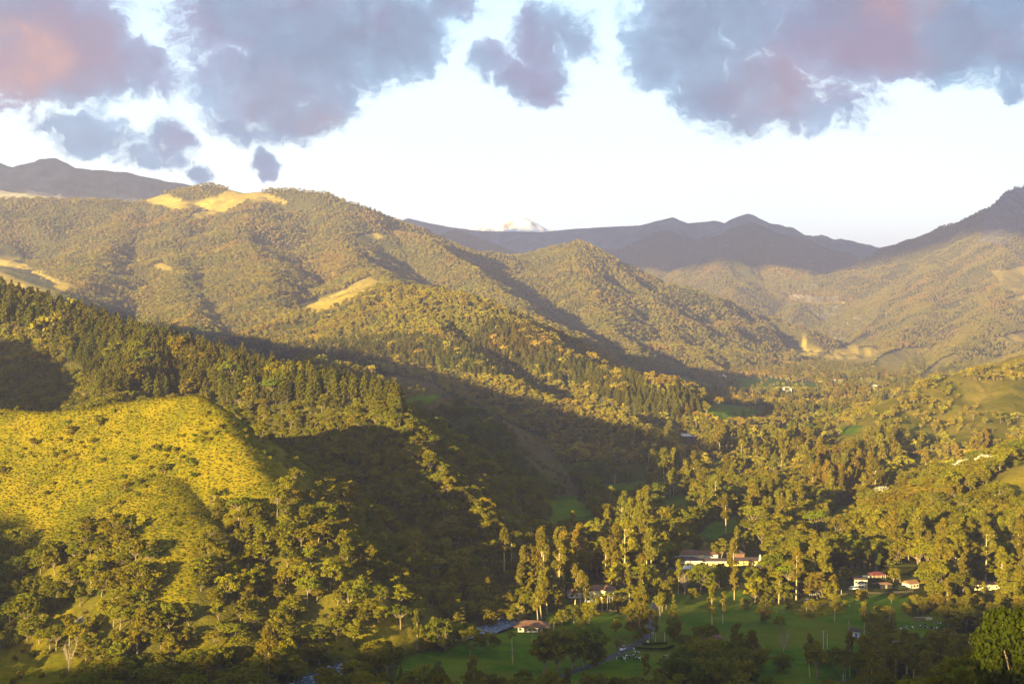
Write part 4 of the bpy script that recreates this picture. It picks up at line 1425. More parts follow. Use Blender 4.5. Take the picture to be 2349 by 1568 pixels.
KINDW = {0: ('broadleaf', 'broadleaf tree', 'broadleaf_tree'), 1: ('euc', 'eucalyptus tree', 'eucalyptus_tree'), 2: ('pine', 'pine tree', 'pine_tree')}
for i in np.nonzero(solo)[0]:
    pw = place_words(i)
    loc = (float(x[i]), float(y[i]), float(z[i]) - .15)
    sz = {0: ('small', 'mid sized', 'large'), 1: ('short', 'mid sized', 'tall'), 2: ('shorter', 'mid sized', 'tall'), 3: ('tiny', 'small', 'larger')}[int(kind[i])][int(np.searchsorted([[7, 10.5], [17, 26], [19, 22], [2, 3]][int(kind[i])], H[i]))]
    if kind[i] == 3:
        o = link(bpy.data.objects.new('shrub', random.choice(SHRUBS)))
        o.location = loc
        o.rotation_euler = (0, 0, random.uniform(0, 6.28))
        s = H[i] / 3.0
        o.scale = (s * 1.15, s * 1.15, s)
        tag(o, sz + ' leafy shrub ' + pw, 'shrub', 'shrubs ' + pw)
        continue
    shp, wd, nm = KINDW[kind[i]]
    var = random.choice((0, 2, 3, 4, 0, 3, 2, 5, 1) if (kind[i] == 0) else (0, 1, 2, 3))
    adj = {0: 'rounded' if var in (0, 2, 3) else ('flat topped' if var in (1, 5) else 'upright'), 1: 'pale', 2: 'dark'}[int(kind[i])]
    adj = sz + ' ' + adj
    new_tree(shp, var, loc, float(H[i]), f'{adj} {wd} {pw}', 'tree', nm, f'{adj} {wd}s {pw}', wide=random.uniform(.9, 1.2))
print("solo trees", int(solo.sum()), round(time.time() - T0, 1))


# ------------------------------------------------------------------ the rest of the woods: one object per wood
def scatter(name, label, pts, scl, protos, wide=1.1):
    n = len(pts)
    if n == 0:
        return
    me = bpy.data.meshes.new(name)
    me.vertices.add(n)
    me.vertices.foreach_set('co', pts.astype(np.float32).ravel())
    a = me.attributes.new('scl', 'FLOAT_VECTOR', 'POINT')
    s3 = np.stack([scl * rng.uniform(.85, 1.2, n) * wide, scl * rng.uniform(.85, 1.2, n) * wide, scl], 1)
    a.data.foreach_set('vector', s3.astype(np.float32).ravel())
    a = me.attributes.new('rot', 'FLOAT_VECTOR', 'POINT')
    rt = np.zeros((n, 3), np.float32)
    rt[:, 2] = rng.uniform(0, 6.28, n)
    rt[:, 0] = rng.normal(size=n) * .04
    a.data.foreach_set('vector', rt.ravel())
    a = me.attributes.new('pick', 'INT', 'POINT')
    a.data.foreach_set('value', rng.integers(0, len(protos), n).astype(np.int32))
    o = link(bpy.data.objects.new(name, me))
    tag(o, label, kind='stuff')
    ng = bpy.data.node_groups.new(name, 'GeometryNodeTree')
    ng.interface.new_socket('Geometry', in_out='INPUT', socket_type='NodeSocketGeometry')
    ng.interface.new_socket('Geometry', in_out='OUTPUT', socket_type='NodeSocketGeometry')
    N = ng.nodes
    L = ng.links
    gi, go = N.new('NodeGroupInput'), N.new('NodeGroupOutput')
    iop = N.new('GeometryNodeInstanceOnPoints')
    L.new(gi.outputs[0], iop.inputs['Points'])
    g2i = N.new('GeometryNodeGeometryToInstance')
    for p in reversed(protos):
        oi = N.new('GeometryNodeObjectInfo')
        oi.inputs['Object'].default_value = p
        oi.inputs['As Instance'].default_value = True
        L.new(oi.outputs['Geometry'], g2i.inputs[0])
    L.new(g2i.outputs[0], iop.inputs['Instance'])
    iop.inputs['Pick Instance'].default_value = True

    def attr(nm, t):
        nd = N.new('GeometryNodeInputNamedAttribute')
        nd.data_type = t
        nd.inputs['Name'].default_value = nm
        return nd.outputs['Attribute']
    L.new(attr('pick', 'INT'), iop.inputs['Instance Index'])
    L.new(attr('rot', 'FLOAT_VECTOR'), iop.inputs['Rotation'])
    L.new(attr('scl', 'FLOAT_VECTOR'), iop.inputs['Scale'])
    L.new(iop.outputs[0], go.inputs[0])
    md = o.modifiers.new('trees', 'NODES')
    md.node_group = ng
    return o


PROTO = {}
for k, lst in FARSHAPES.items():
    PROTO[k] = [bpy.data.objects.new(me.name, me) for me in lst]
PROTO['mid_broadleaf'] = [bpy.data.objects.new('woodland_tree', joined('woodland_tree', p)) for p in [SHAPES['broadleaf'][q] for q in (0, 2, 3, 4, 0, 3, 1)]]
PROTO['mid_euc'] = [bpy.data.objects.new('woodland_eucalyptus', joined('woodland_eucalyptus', p)) for p in SHAPES['euc']]
PROTO['mid_pine'] = [bpy.data.objects.new('plantation_pine', joined('plantation_pine', p)) for p in SHAPES['pine']]
WOODS = {'near_hill': 'bushy woods covering the near hillside', 'pine_spur': 'woods covering the spur behind the near hill', 'shaded_spur': 'scrubby woods on the shaded spurs',
         'middle_mountain': 'forest covering the middle mountain', 'great_mountain': 'forest covering the high left mountain', 'pointed_hill': 'forest covering the pointed hill',
         'hazy_hill': 'forest covering the hazy distant hill', 'cliff_mountain': 'forest covering the steep right mountain', 'right_hill': 'woods and thickets on the right hillside',
         'grassy_shoulder': 'thickets round the grassy shoulder', 'viewpoint_hill': 'dark thickets below the viewpoint', 'valley_floor': 'woodland filling the valley floor'}
for ri, nm in enumerate(RNAMES):
    for k, kn, nomi in ((0, 'broadleaf', 14), (1, 'euc', 28), (2, 'pine', 22), (3, 'shrub', 3)):
        for lo, hi_, pre in ((0, 1300, 'mid_'), (1300, 1e9, '')):
            m_ = (rid == ri) & (kind == k) & ~solo & (r >= lo) & (r < hi_)
            if not m_.any():
                continue
            pr = PROTO.get(pre + kn, PROTO[kn])
            pts = np.stack([x[m_], y[m_], z[m_] - .2], 1)
            nmn = {0: 'forest', 1: 'eucalyptus_grove', 2: 'pine_plantation', 3: 'thicket'}[k]
            scatter(nmn, {0: '', 1: 'eucalyptus in the ', 2: 'pines in the ', 3: 'low bushes in the '}[k] + WOODS.get(nm, 'woods on the hill'), pts, H[m_] / nomi, pr, 1.25 if k == 0 else 1.08)

# rough grass: tussocks on the golden slopes
gx = np.arange(-330, 20, 1.25)
gy = np.arange(600, 900, 1.25)
A, B = np.meshgrid(gx, gy)
A = (A + rng.uniform(-.9, .9, A.shape)).ravel()
B = (B + rng.uniform(-.9, .9, B.shape)).ravel()
zt = gz(A, B)
m_ = (cover_of(A, B, zt)[0] > .5) & (zt > FLOOR + 3) & visible(A, B, zt, 1, .001) & (rng.uniform(0, 1, len(A)) < .8) & (np.arctan2(A, B) > -.38)


def tussock(seed, mat):
    lr = np.random.default_rng(seed)
    q = leaf_quads([(0, 0, .25)], [.75], [26], .20, lr, flat=.6, jitter=.5, up=.5)
    return np_mesh('tussock', q, [mat])


M['tuft_a'] = foliage('grass_tuft', (.12, .10, .004), (.17, .125, .005), (.08, .082, .004), .3)
M['tuft_b'] = foliage('grass_tuft_green', (.09, .095, .004), (.13, .115, .005), (.065, .075, .004), .3)
PROTO['tuft'] = [bpy.data.objects.new('tussock', tussock(800 + i, M['tuft_a' if i % 3 else 'tuft_b'])) for i in range(5)]
scatter('rough_grass', 'tussocks of golden rough grass on the near hill', np.stack([A[m_], B[m_], zt[m_]], 1), rng.uniform(.35, 1.05, int(m_.sum())), PROTO['tuft'], 1.0)
print("woods", round(time.time() - T0, 1), int(m_.sum()))
# ------------------------------------------------------------------ places measured on the valley floor
def A1(cx, cy):                   # positions read from the enlarged front middle
    return (1900 + cx / 2.1355) / 1.7437, (2000 + cy / 2.1355) / 1.7437


def A2(cx, cy):                   # positions read from the enlarged front right
    return (2996 + cx / 2.1355) / 1.7437, (2000 + cy / 2.1355) / 1.7437


def A0(cx, cy):                   # positions read from the enlarged front left middle
    return (900 + cx / 2.1355) / 1.7437, (2000 + cy / 2.1355) / 1.7437


def AL(cx, cy):                   # positions read from the enlarged front left
    return (cx / 2.1355) / 1.7437, (2000 + cy / 2.1355) / 1.7437


UNIT = 1 / 2.1355 / 1.7437


def spot(XY):
    g = ground_hit(*XY)
    if g is None:
        fx, fy = floor_pt(*XY)
        return (fx, fy, float(gz(fx, fy)[0]))
    return g


# picked trees: picture helper, x, foot y, top y, kind, variant, label
PICKED = [
    (A1, 1695, 1205, 810, 'cypress', 0, 'broad conical cypress standing alone beside the road in the green pasture'),
    (A1, 2025, 1080, 725, 'euc', 1, 'large eucalyptus left of its twin in the dark green pasture'),
    (A1, 2117, 1050, 775, 'euc', 3, 'narrower eucalyptus right of its twin in the dark green pasture'),
    (A1, 1420, 1195, 835, 'broadleaf', 3, 'massive dark broadleaf tree overhanging the road where it enters the grove'),
    (A1, 1540, 1205, 940, 'euc', 3, 'pale twin stemmed tree between the road and the cypress'),
    (A1, 1905, 1205, 1070, 'broadleaf', 0, 'low round tree in the pasture above the bamboo thicket'),
    (A1, 590, 1500, 1110, 'broadleaf', 4, 'spreading golden tree with hanging moss beside the tall palm'),
    (A1, 700, 1480, 1090, 'broadleaf', 0, 'dark crowned tree behind the mossy golden tree'),
    (A1, 830, 1455, 1120, 'broadleaf', 2, 'dark broadleaf tree in the row left of the road'),
    (A1, 930, 1430, 1050, 'broadleaf', 5, 'dome crowned golden tree rising from the row left of the road'),
    (A1, 1030, 1420, 1130, 'broadleaf', 3, 'dark rounded tree nearest the road in its row'),
    (A1, 1235, 1320, 1140, 'pale', 0, 'sparse golden tree with forked trunk beside the road'),
    (A1, 1200, 1160, 1005, 'broadleaf', 4, 'leaning tree in the meadow behind the sparse golden tree'),
    (A1, 1090, 1405, 1265, 'broadleaf', 2, 'small crooked tree at the road verge'),
    (A1, 1465, 1590, 1310, 'euc', 0, 'dark tree at the lower edge right of the road'),
    (A1, 1570, 1600, 1420, 'broadleaf', 3, 'dark low tree beside the bamboo at the lower edge'),
    (A1, 110, 1310, 1125, 'broadleaf', 0, 'round golden orchard tree right of the big river tree'),
    (A1, 740, 1065, 930, 'broadleaf', 0, 'round bright tree left of the small lit meadow'),
    (A1, 385, 1060, 890, 'pale', 1, 'small golden tree behind the brown roofed farmhouse'),
    (A1, 150, 605, 385, 'euc', 3, 'thin tower shaped eucalyptus leftmost of the tall group by the river'),
    (A1, 250, 600, 250, 'euc', 4, 'tallest eucalyptus of the left group with forked limbs'),
    (A1, 310, 560, 260, 'euc', 0, 'eucalyptus right of the tallest one in the left group'),
    (A1, 490, 590, 410, 'euc', 1, 'slim crooked eucalyptus at the right end of the left group'),
    (A1, 385, 890, 615, 'euc', 2, 'golden eucalyptus in the middle of the riverside grove'),
    (A1, 465, 920, 700, 'euc', 0, 'golden eucalyptus at the front of the riverside grove'),
    (A1, 295, 970, 780, 'euc', 4, 'pale lone trunk eucalyptus beside the river bend'),
    (A1, 545, 950, 690, 'euc', 3, 'slender eucalyptus left of the white farm buildings'),
    (A1, 672, 850, 560, 'euc', 2, 'full crowned golden eucalyptus above the white farm buildings'),
    (A1, 795, 760, 480, 'cypress', 1, 'left one of the two narrow bright green poplars'),
    (A1, 822, 770, 485, 'cypress', 1, 'right one of the two narrow bright green poplars'),
    (A1, 850, 915, 560, 'euc', 1, 'very tall bare stemmed eucalyptus before the white farm wall'),
    (A1, 898, 930, 610, 'euc', 4, 'tall eucalyptus with curved stem before the farm'),
    (A1, 943, 930, 640, 'euc', 3, 'straight slim eucalyptus left of the palm row'),
    (A1, 1150, 665, 420, 'broadleaf', 4, 'pale limbed tree above the long farm roof'),
    (A1, 840, 410, 100, 'euc', 1, 'conical eucalyptus highest above the left grove'),
    (A1, 900, 465, 230, 'euc', 0, 'round topped eucalyptus right of the conical one'),
    (A1, 755, 465, 220, 'euc', 3, 'small topped eucalyptus left of the conical one'),
    (A1, 1045, 465, 170, 'euc', 2, 'broad tall eucalyptus with pale stem in the central grove'),
    (A1, 1120, 440, 80, 'euc', 1, 'tall eucalyptus between the two broad ones in the central grove'),
    (A1, 1215, 400, 150, 'euc', 3, 'narrow eucalyptus left of the great pair of white stems'),
    (A1, 1225, 230, 10, 'euc', 1, 'spire shaped eucalyptus at the back of the central grove'),
    (A1, 1390, 475, 50, 'euc', 4, 'giant eucalyptus with white stem, left of the great pair'),
    (A1, 1414, 478, 90, 'euc', 2, 'giant eucalyptus with white stem, right of the great pair'),
    (A1, 1330, 330, -10, 'euc', 0, 'giant eucalyptus behind the great pair'),
    (A1, 1480, 480, 200, 'euc', 1, 'middle sized eucalyptus right of the great pair'),
    (A1, 1537, 505, 240, 'euc', 3, 'slender bare stemmed tree right of the great pair'),
    (A1, 1600, 480, 350, 'broadleaf', 0, 'round golden tree left of the hotel roofs'),
    (A1, 1605, 300, 50, 'broadleaf', 4, 'large dense tree behind the hotel grounds'),
    (A1, 1812, 485, 305, 'pale', 0, 'pale whitish candelabra tree above the hotel roofs'),
    (A1, 1960, 480, 350, 'pale', 1, 'yellow forked tree behind the hotel roofs'),
    (A1, 2237, 475, 220, 'euc', 3, 'single tall bare trunk tree behind the yellow hotel wing'),
    (A1, 2110, 525, 320, 'broadleaf', 2, 'big round tree hiding the middle of the hotel'),
    (A1, 1735, 800, 520, 'euc', 2, 'golden leaning tree in front of the hotel pavilion'),
    (A1, 1790, 810, 620, 'bare', 0, 'thin grey leafless tree in front of the hotel pavilion'),
    (A1, 1500, 745, 545, 'pale', 1, 'bright pale tree with white branches left of the road sign'),
    (A1, 1600, 700, 600, 'pale', 0, 'small whitish flowering tree beside the road sign'),
    (A1, 1540, 830, 660, 'broadleaf', 0, 'dark round tree at the far end of the road'),
    (A1, 1270, 765, 490, 'broadleaf', 3, 'dark broad tree behind the long farm roof'),
    (A1, 1370, 620, 455, 'broadleaf', 4, 'dark upright tree right of the dark broad one'),
    (A1, 2215, 850, 600, 'euc', 0, 'golden branching tree below the yellow hotel wing'),
    (A1, 2085, 740, 585, 'euc', 2, 'round topped eucalyptus below the hotel pavilion'),
    (A2, 140, 1045, 665, 'cypress', 0, 'loose golden conifer in the pasture left of the gate'),
    (A2, 612, 725, 500, 'euc', 4, 'open crowned eucalyptus above the dark garden'),
    (A2, 690, 905, 700, 'broadleaf', 0, 'large round tree at the end of the pale fence'),
    (A2, 728, 1035, 795, 'euc', 4, 'eucalyptus with white fork standing in the right pasture'),
    (A2, 970, 900, 755, 'broadleaf', 0, 'dark round tree below the white two storey house'),
    (A2, 982, 1145, 875, 'euc', 2, 'tall eucalyptus with pale trunk above the blue door cabin'),
    (A2, 1545, 805, 560, 'broadleaf', 1, 'huge spreading golden tree right of the orange roofed house'),
    (A2, 1232, 705, 575, 'broadleaf', 0, 'small round garden tree behind the orange roofs'),
    (A2, 810, 715, 560, 'broadleaf', 2, 'tree left of the red roofed house'),
    (A2, 270, 1110, 985, 'broadleaf', 0, 'round dark tree above the bare grey tree'),
    (A2, 295, 1310, 1110, 'bare', 1, 'bare grey twiggy tree in the dark lower pasture'),
    (A2, 520, 1510, 1150, 'euc', 1, 'dark tall tree beside the lower pasture strip'),
    (A2, 580, 1520, 1200, 'broadleaf', 4, 'dark leafy tree right of the tall one by the pasture strip'),
    (A2, 862, 1510, 1120, 'euc', 3, 'dark trunked tree left of the white forked pole'),
    (A2, 1000, 1460, 1150, 'broadleaf', 4, 'dark tree with pale stem in the lower right thicket'),
    (A2, 1800, 780, 545, 'bare', 0, 'leafless grey tree right of the huge golden tree'),
    (A2, 2000, 930, 700, 'euc', 1, 'narrow grey green tree right of the leafless one'),
    (A2, 1480, 960, 800, 'broadleaf', 3, 'dark clump tree left under the huge golden tree'),
    (A2, 1600, 960, 790, 'broadleaf', 0, 'dark dense tree under the huge golden tree'),
    (A2, 1340, 1000, 870, 'broadleaf', 2, 'low dark tree above the grazing cattle'),
    (A2, 1850, 930, 810, 'broadleaf', 0, 'dark bushy tree right above the cow pasture'),
    (A2, 1080, 1120, 920, 'broadleaf', 3, 'dark bushy tree right of the cabin eucalyptus'),
    (A2, 1215, 880, 790, 'broadleaf', 4, 'small dark tree in the upper right pasture'),
    (A2, 55, 200, -10, 'euc', 4, 'white trunked eucalyptus first on the left of the hillside meadow'),
    (A2, 182, 205, -20, 'euc', 2, 'white trunked eucalyptus second on the left of the hillside meadow'),
    (A2, 270, 290, -20, 'euc', 4, 'white trunked eucalyptus with low fork beside the hillside meadow'),
    (A2, 575, 225, 40, 'euc', 0, 'dense eucalyptus on the upper edge of the hillside meadow'),
    (A2, 655, 255, 20, 'euc', 3, 'bare trunked eucalyptus casting a long shadow on the hillside meadow'),
    (A2, 810, 260, 110, 'pale', 0, 'pale feathery tree alone on the hillside meadow'),
    (A2, 962, 190, 20, 'euc', 1, 'thin trunked tree at the right edge of the hillside meadow'),
    (A0, 1880, 1290, 960, 'broadleaf', 3, 'great golden broadleaf tree beside the river bend'),
    (A0, 1690, 1215, 1085, 'broadleaf', 2, 'bright shrubby tree left of the great river tree'),
    (A0, 2095, 1320, 1085, 'broadleaf', 0, 'round golden orchard tree with pale limbs by the river'),
    (A0, 1955, 960, 790, 'broadleaf', 0, 'round bright tree above the river bend'),
    (A0, 1830, 1450, 1350, 'broadleaf', 3, 'small dark round tree alone in the green pasture'),
    (A0, 1500, 1600, 1370, 'cypress', 2, 'dark conical cypress cut by the lower edge'),
    (A0, 1050, 1570, 1360, 'broadleaf', 2, 'golden multi stemmed tree at the lower edge left of the cypress'),
    (A0, 1190, 1580, 1390, 'broadleaf', 0, 'golden bushy tree right of the multi stemmed one'),
    (A0, 370, 1590, 1080, 'euc', 4, 'big lit tree with spreading pale limbs at the lower edge'),
    (A0, 590, 1560, 1320, 'broadleaf', 2, 'smaller lit tree right of the big spreading one'),
    (A0, 1500, 1100, 880, 'broadleaf', 5, 'lit tree with hanging pale branches above the river'),
    (A0, 1550, 850, 710, 'broadleaf', 0, 'lone lit round tree in the dark gully'),
    (A0, 1410, 400, 290, 'broadleaf', 2, 'lone lit tree high on the dark flank'),
    (A0, 1680, 950, 845, 'euc', 1, 'grey green pointed tree above the river woods'),
    (A0, 590, 570, 455, 'broadleaf', 0, 'bright green round tree in the dark gully'),
    (A0, 1130, 1270, 1190, 'broadleaf', 2, 'bright small tree at the foot of the dark gully'),
    (AL, 590, 1465, 1215, 'bare', 1, 'bare forked tree standing in the bottom left pasture'),
    (AL, 740, 1560, 1380, 'broadleaf', 5, 'leaning green tree beside the bottom left pasture'),
    (AL, 270, 1160, 830, 'broadleaf', 1, 'large umbrella crowned tree above the bottom left pasture'),
    (AL, 480, 1280, 1060, 'broadleaf', 1, 'smaller umbrella crowned tree above the bottom left pasture'),
    (AL, 160, 870, 705, 'broadleaf', 3, 'round lit tree in the dark left corner'),
    (AL, 60, 1150, 880, 'broadleaf', 0, 'broad tree at the left picture edge'),
    (AL, 1280, 570, 420, 'broadleaf', 5, 'pale limbed umbrella tree on the golden middle rib'),
    (AL, 1930, 1600, 1450, 'broadleaf', 3, 'dome shaped tree cut by the lower edge'),
    (AL, 1480, 1560, 1380, 'broadleaf', 0, 'round yellow green tree near the lower edge'),
    (AL, 700, 1120, 990, 'white', 0, 'white flowering tree above the bottom left pasture'),
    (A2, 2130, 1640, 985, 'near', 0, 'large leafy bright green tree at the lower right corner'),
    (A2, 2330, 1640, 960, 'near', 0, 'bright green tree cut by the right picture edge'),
]
NAMES = {'broadleaf': 'broadleaf_tree', 'euc': 'eucalyptus_tree', 'cypress': 'cypress_tree', 'pale': 'pale_tree', 'white': 'flowering_tree', 'bare': 'bare_tree', 'near': 'broadleaf_tree', 'palm': 'palm_tree', 'bamboo': 'bamboo_clump'}
for (f, cx, cb, ct, sh, var, lab) in PICKED:
    if sh == 'near':
        # these grow on the slope below the viewpoint, much nearer
        XY = f(cx, ct)
        dd = 255 if cx < 2200 else 225
        tp = P(XY[0], XY[1], dd)
        g = float(gz(tp[0], tp[1])[0])
        new_tree(sh, var, (tp[0], tp[1], g - .2), max(8.0, min(24, (tp[2] - g) * 1.08)), lab, 'tree', NAMES[sh], wide=.75)
        continue
    loc = spot(f(cx, cb))
    d = loc[1]
    h = (cb - ct) * UNIT / FOC * d * 1.03
    new_tree(sh, var, (loc[0], loc[1], loc[2] - .15), h, lab, 'tree', NAMES[sh], wide={'broadleaf': 1.15, 'euc': 1.0}.get(sh, 1.0), rz=hash_rz(cx) if False else (cx * .37) % 6.28)

# palms
PALMS = [(A1, 321, 1395, 1105, 'tall lone wax palm in the green pasture below the farmhouse'),
         (A1, 673, 1262, 1000, 'tall wax palm right of the brown roofed farmhouse'),
         (A1, 490, 1215, 1075, 'palm in front of the brown roofed farmhouse'),
         (A1, 1040, 950, 810, 'leftmost palm of the row before the long farm house'),
         (A1, 1087, 950, 790, 'second palm of the row before the long farm house'),
         (A1, 1130, 948, 780, 'third palm of the row before the long farm house'),
         (A1, 1153, 925, 790, 'fourth palm of the row before the long farm house'),
         (A1, 1175, 930, 785, 'fifth palm of the row before the long farm house'),
         (A1, 1208, 915, 780, 'rightmost palm of the row before the long farm house'),
         (A1, 1242, 870, 770, 'short palm right of the palm row'),
         (A1, 1320, 778, 640, 'first palm of the small group right of the long farm house'),
         (A1, 1335, 778, 655, 'second palm of the small group right of the long farm house'),
         (A1, 1372, 750, 650, 'third palm of the small group right of the long farm house'),
         (A1, 1425, 740, 640, 'palm below the pale white branched tree'),
         (A1, 1958, 690, 585, 'palm between the hotel pavilion and the golden trees'),
         (A1, 2020, 480, 375, 'palm behind the hotel roofs'),
         (A1, 1940, 505, 445, 'small palm among the hotel roofs'),
         (A2, 1290, 700, 640, 'garden palm left of the huge golden tree'),
         (A2, 2235, 640, 560, 'palm at the foot of the right hillside'),
         (A2, 2030, 650, 590, 'palm left of the hillside foot palm'),
         (A2, 675, 100, 10, 'left palm of the pair above the hillside meadow'),
         (A2, 706, 100, 5, 'right palm of the pair above the hillside meadow')]
for i, (f, cx, cb, ct, lab) in enumerate(PALMS):
    loc = spot(f(cx, cb))
    h = (cb - ct) * UNIT / FOC * loc[1]
    t, c = SHAPES['palm'][i % 3]
    e = empty('palm_tree', (loc[0], loc[1], loc[2] - .1), lab, 'palm', 'palms on the valley floor', i * 1.7, 1.0)
    w = max(.6, min(1.0, h / 13))
    e.scale = (w, w, h / 16 * .93)
    link(bpy.data.objects.new('trunk', t), e)
    link(bpy.data.objects.new('crown', c), e)

# bamboo thicket at the lower middle
BAM = [(1690, 1500), (1790, 1440), (1880, 1400), (1990, 1370), (2090, 1350), (2190, 1340), (2290, 1350), (1740, 1560), (1850, 1540), (1960, 1500), (2070, 1480), (2180, 1460), (2290, 1450), (1930, 1600), (2080, 1600), (2230, 1580), (2340, 1540), (2400, 1420)]
for i, (cx, cyb) in enumerate(BAM):
    loc = spot(A1(cx, cyb + 95))
    new_tree('bamboo', i, (loc[0], loc[1], loc[2]), 11.5 + (i % 4), 'arching bamboo clump in the dark thicket right of the grazing cows', 'bamboo', 'bamboo_clump', 'bamboo clumps of the dark thicket', wide=1.15)
BAM2 = [(880, 560), (930, 560), (985, 560), (1040, 565), (1085, 575)]
for i, (cx, cyb) in enumerate(BAM2):
    loc = spot(A2(cx, cyb + 20))
    new_tree('bamboo', i, loc, 11, 'feathery lit bamboo clump behind the red roofed house', 'bamboo', 'bamboo_clump', 'lit bamboo clumps behind the red roofed house')

# white flowering trees on the right hillside
for (X_, Y_, lab) in [(2262, 1088, 'white flowering umbrella tree, larger of the two on the right hillside'), (2215, 1098, 'white flowering umbrella tree, smaller of the two on the right hillside'), (2022, 1160, 'white flowering tree at the foot of the right hillside')]:
    loc = spot((X_, Y_))
    new_tree('white', int(X_) % 2, loc, 46 / FOC * loc[1], lab, 'tree', 'flowering_tree', wide=1.25)

# ------------------------------------------------------------------ building materials
M['tile'] = simple('clay_tile', (.17, .085, .05), .9, .35, 1.2, bumpd=.05)
M['tile_dark'] = simple('dark_tile', (.085, .055, .05), .9, .3, 1.2, bumpd=.05)
M['tile_orange'] = simple('orange_tile', (.22, .115, .055), .9, .25, 1.2, bumpd=.05)
M['tile_red'] = simple('red_sheet', (.15, .038, .032), .7, .2, 1.2)
M['white'] = simple('white_plaster', (.50, .48, .42), .85, .08, .6)
M['cream'] = simple('cream_plaster', (.70, .58, .30), .85, .1, .6)
M['yellow'] = simple('yellow_plaster', (.75, .55, .14), .85, .1, .6)
M['dark'] = simple('dark_opening', (.02, .02, .022), .3, .2, 1, spec=.5)
M['blue'] = simple('blue_paint', (.03, .12, .42), .6, .1, 1)
M['redp'] = simple('red_paint', (.42, .04, .03), .6, .1, 1)
M['wood'] = simple('weathered_wood', (.22, .16, .10), .9, .3, 3)
M['concrete'] = simple('pale_concrete', (.40, .37, .31), .85, .15, 2)
M['steel'] = simple('steel', (.35, .36, .37), .5, .1, 2, spec=.5)
M['tarp'] = simple('blue_tarp', (.03, .10, .45), .6, .1, 1)
M['hay'] = simple('hay', (.45, .36, .17), .95, .2, 4)


def house(loc, w, dp, h, rise, label, roofm, wallm, rz=0.0, over=.7, hip=True, cat='house', name='house', wins=3, doors=(0,), doorm='wood', porch=0.0, group=None, storeys=1, band=None, cols=0):
    """a building whose front looks towards -y of its own frame"""
    e = empty(name, (loc[0], loc[1], loc[2] - .1), label, cat, group, rz)
    x0, x1 = -w / 2, w / 2
    b = MB()
    b.box(x0, x1, 0, dp, -.3, h)
    b.build('wall', M[wallm], e)
    r = MB()
    f = -porch - over
    k = dp + over
    X0, X1 = x0 - over, x1 + over
    m_ = (f + k) / 2
    ins = min((k - f) / 2, (X1 - X0) * .3) if hip else 0
    eb = .12
    r.add([(X0, f, h + .02), (X1, f, h + .02), (X1, k, h + .02), (X0, k, h + .02), (X0, f, h + .02 + eb), (X1, f, h + .02 + eb), (X1, k, h + .02 + eb), (X0, k, h + .02 + eb),
           (X0 + ins, m_, h + rise), (X1 - ins, m_, h + rise)],
          [(0, 3, 2, 1), (0, 1, 5, 4), (1, 2, 6, 5), (2, 3, 7, 6), (3, 0, 4, 7), (4, 5, 9, 8), (6, 7, 8, 9), (5, 6, 9), (7, 4, 8)])
    ro = r.build('roof', M[roofm], e)
    # rows of tiles as raised ribs down both long slopes
    t = MB()
    nrib = min(60, int((X1 - X0) / .8))
    for i in range(nrib):
        xx = X0 + (i + .5) * (X1 - X0) / nrib
        ff = 1.0
        if hip and ins > 0:
            ff = min(1.0, min(xx - X0, X1 - xx) / ins)
        p0 = Vector((xx, f, h + .15 + eb * .2))
        p1 = Vector((xx, f + (m_ - f) * ff, h + .16 + (rise - .12) * ff))
        t.tube([p0, p1], [.07, .07], 4, cap=False)
    t.build('tile_rows', M[roofm], ro)
    n = wins + len(doors)
    for s_ in range(storeys):
        hz_ = h / storeys
        for i in range(n):
            cx = x0 + (i + .5) * w / n
            if i in doors and s_ == 0:
                d_ = MB()
                d_.box(cx - .5, cx + .5, -.06, .05, .0, 2.05)
                d_.build('door', M[doorm], e)
            else:
                wf = MB()
                wf.box(cx - .62, cx + .62, -.05, .04, s_ * hz_ + .85, s_ * hz_ + 2.0)
                fr_ = wf.build('window', M['white' if wallm != 'white' else 'wood'], e)
                wp = MB()
                wp.box(cx - .5, cx + .5, -.07, .0, s_ * hz_ + .95, s_ * hz_ + 1.9)
                wp.build('pane', M['dark'], fr_)
    if porch > 0:
        nc = cols or max(3, int(w / 3))
        for i in range(nc + 1):
            cx = x0 + i * w / nc
            c_ = MB()
            c_.box(cx - .12, cx + .12, -porch - .12, -porch + .12, 0, h)
            c_.build('column', M['white'], e)
        fl_ = MB()
        fl_.box(x0 - .3, x1 + .3, -porch - .4, -.001, -.3, .06)
        fl_.build('veranda_floor', M['concrete'], e)
    if band:
        bd = MB()
        bd.box(X0 - .02, X1 + .02, f - .12, f - .01, h - .25, h + .35)
        bd.build('fascia', M[band], e)
    return e


def at(f, cx, cyb):
    return spot(f(cx, cyb))


house(at(A1, 488, 1125), 13.2, 8, 2.5, 2.3, 'white farmhouse with wide brown hipped roof in the pasture by the river', 'tile', 'white', rz=-.05, over=1.9, porch=0, wins=4, doors=(1, 4), doorm='tile_orange')
house(at(A1, 1090, 842), 13.5, 8, 4.6, 2.2, 'cream farm house with long tiled roof behind the palm row', 'tile', 'cream', rz=.05, over=.8, wins=3, doors=(0,), doorm='redp')
house(at(A1, 915, 832), 14, 7, 3.0, 1.8, 'white low farm building left of the long roofed farm house', 'tile', 'white', rz=.12, over=.5, wins=4, doors=(2,))
house(at(A1, 985, 890), 5.5, 3, 1.5, .5, 'small white shed roof below the farm, left of the palms', 'white', 'tile_dark', over=.3, wins=0, doors=(0,), hip=False, cat='shed', name='shed')
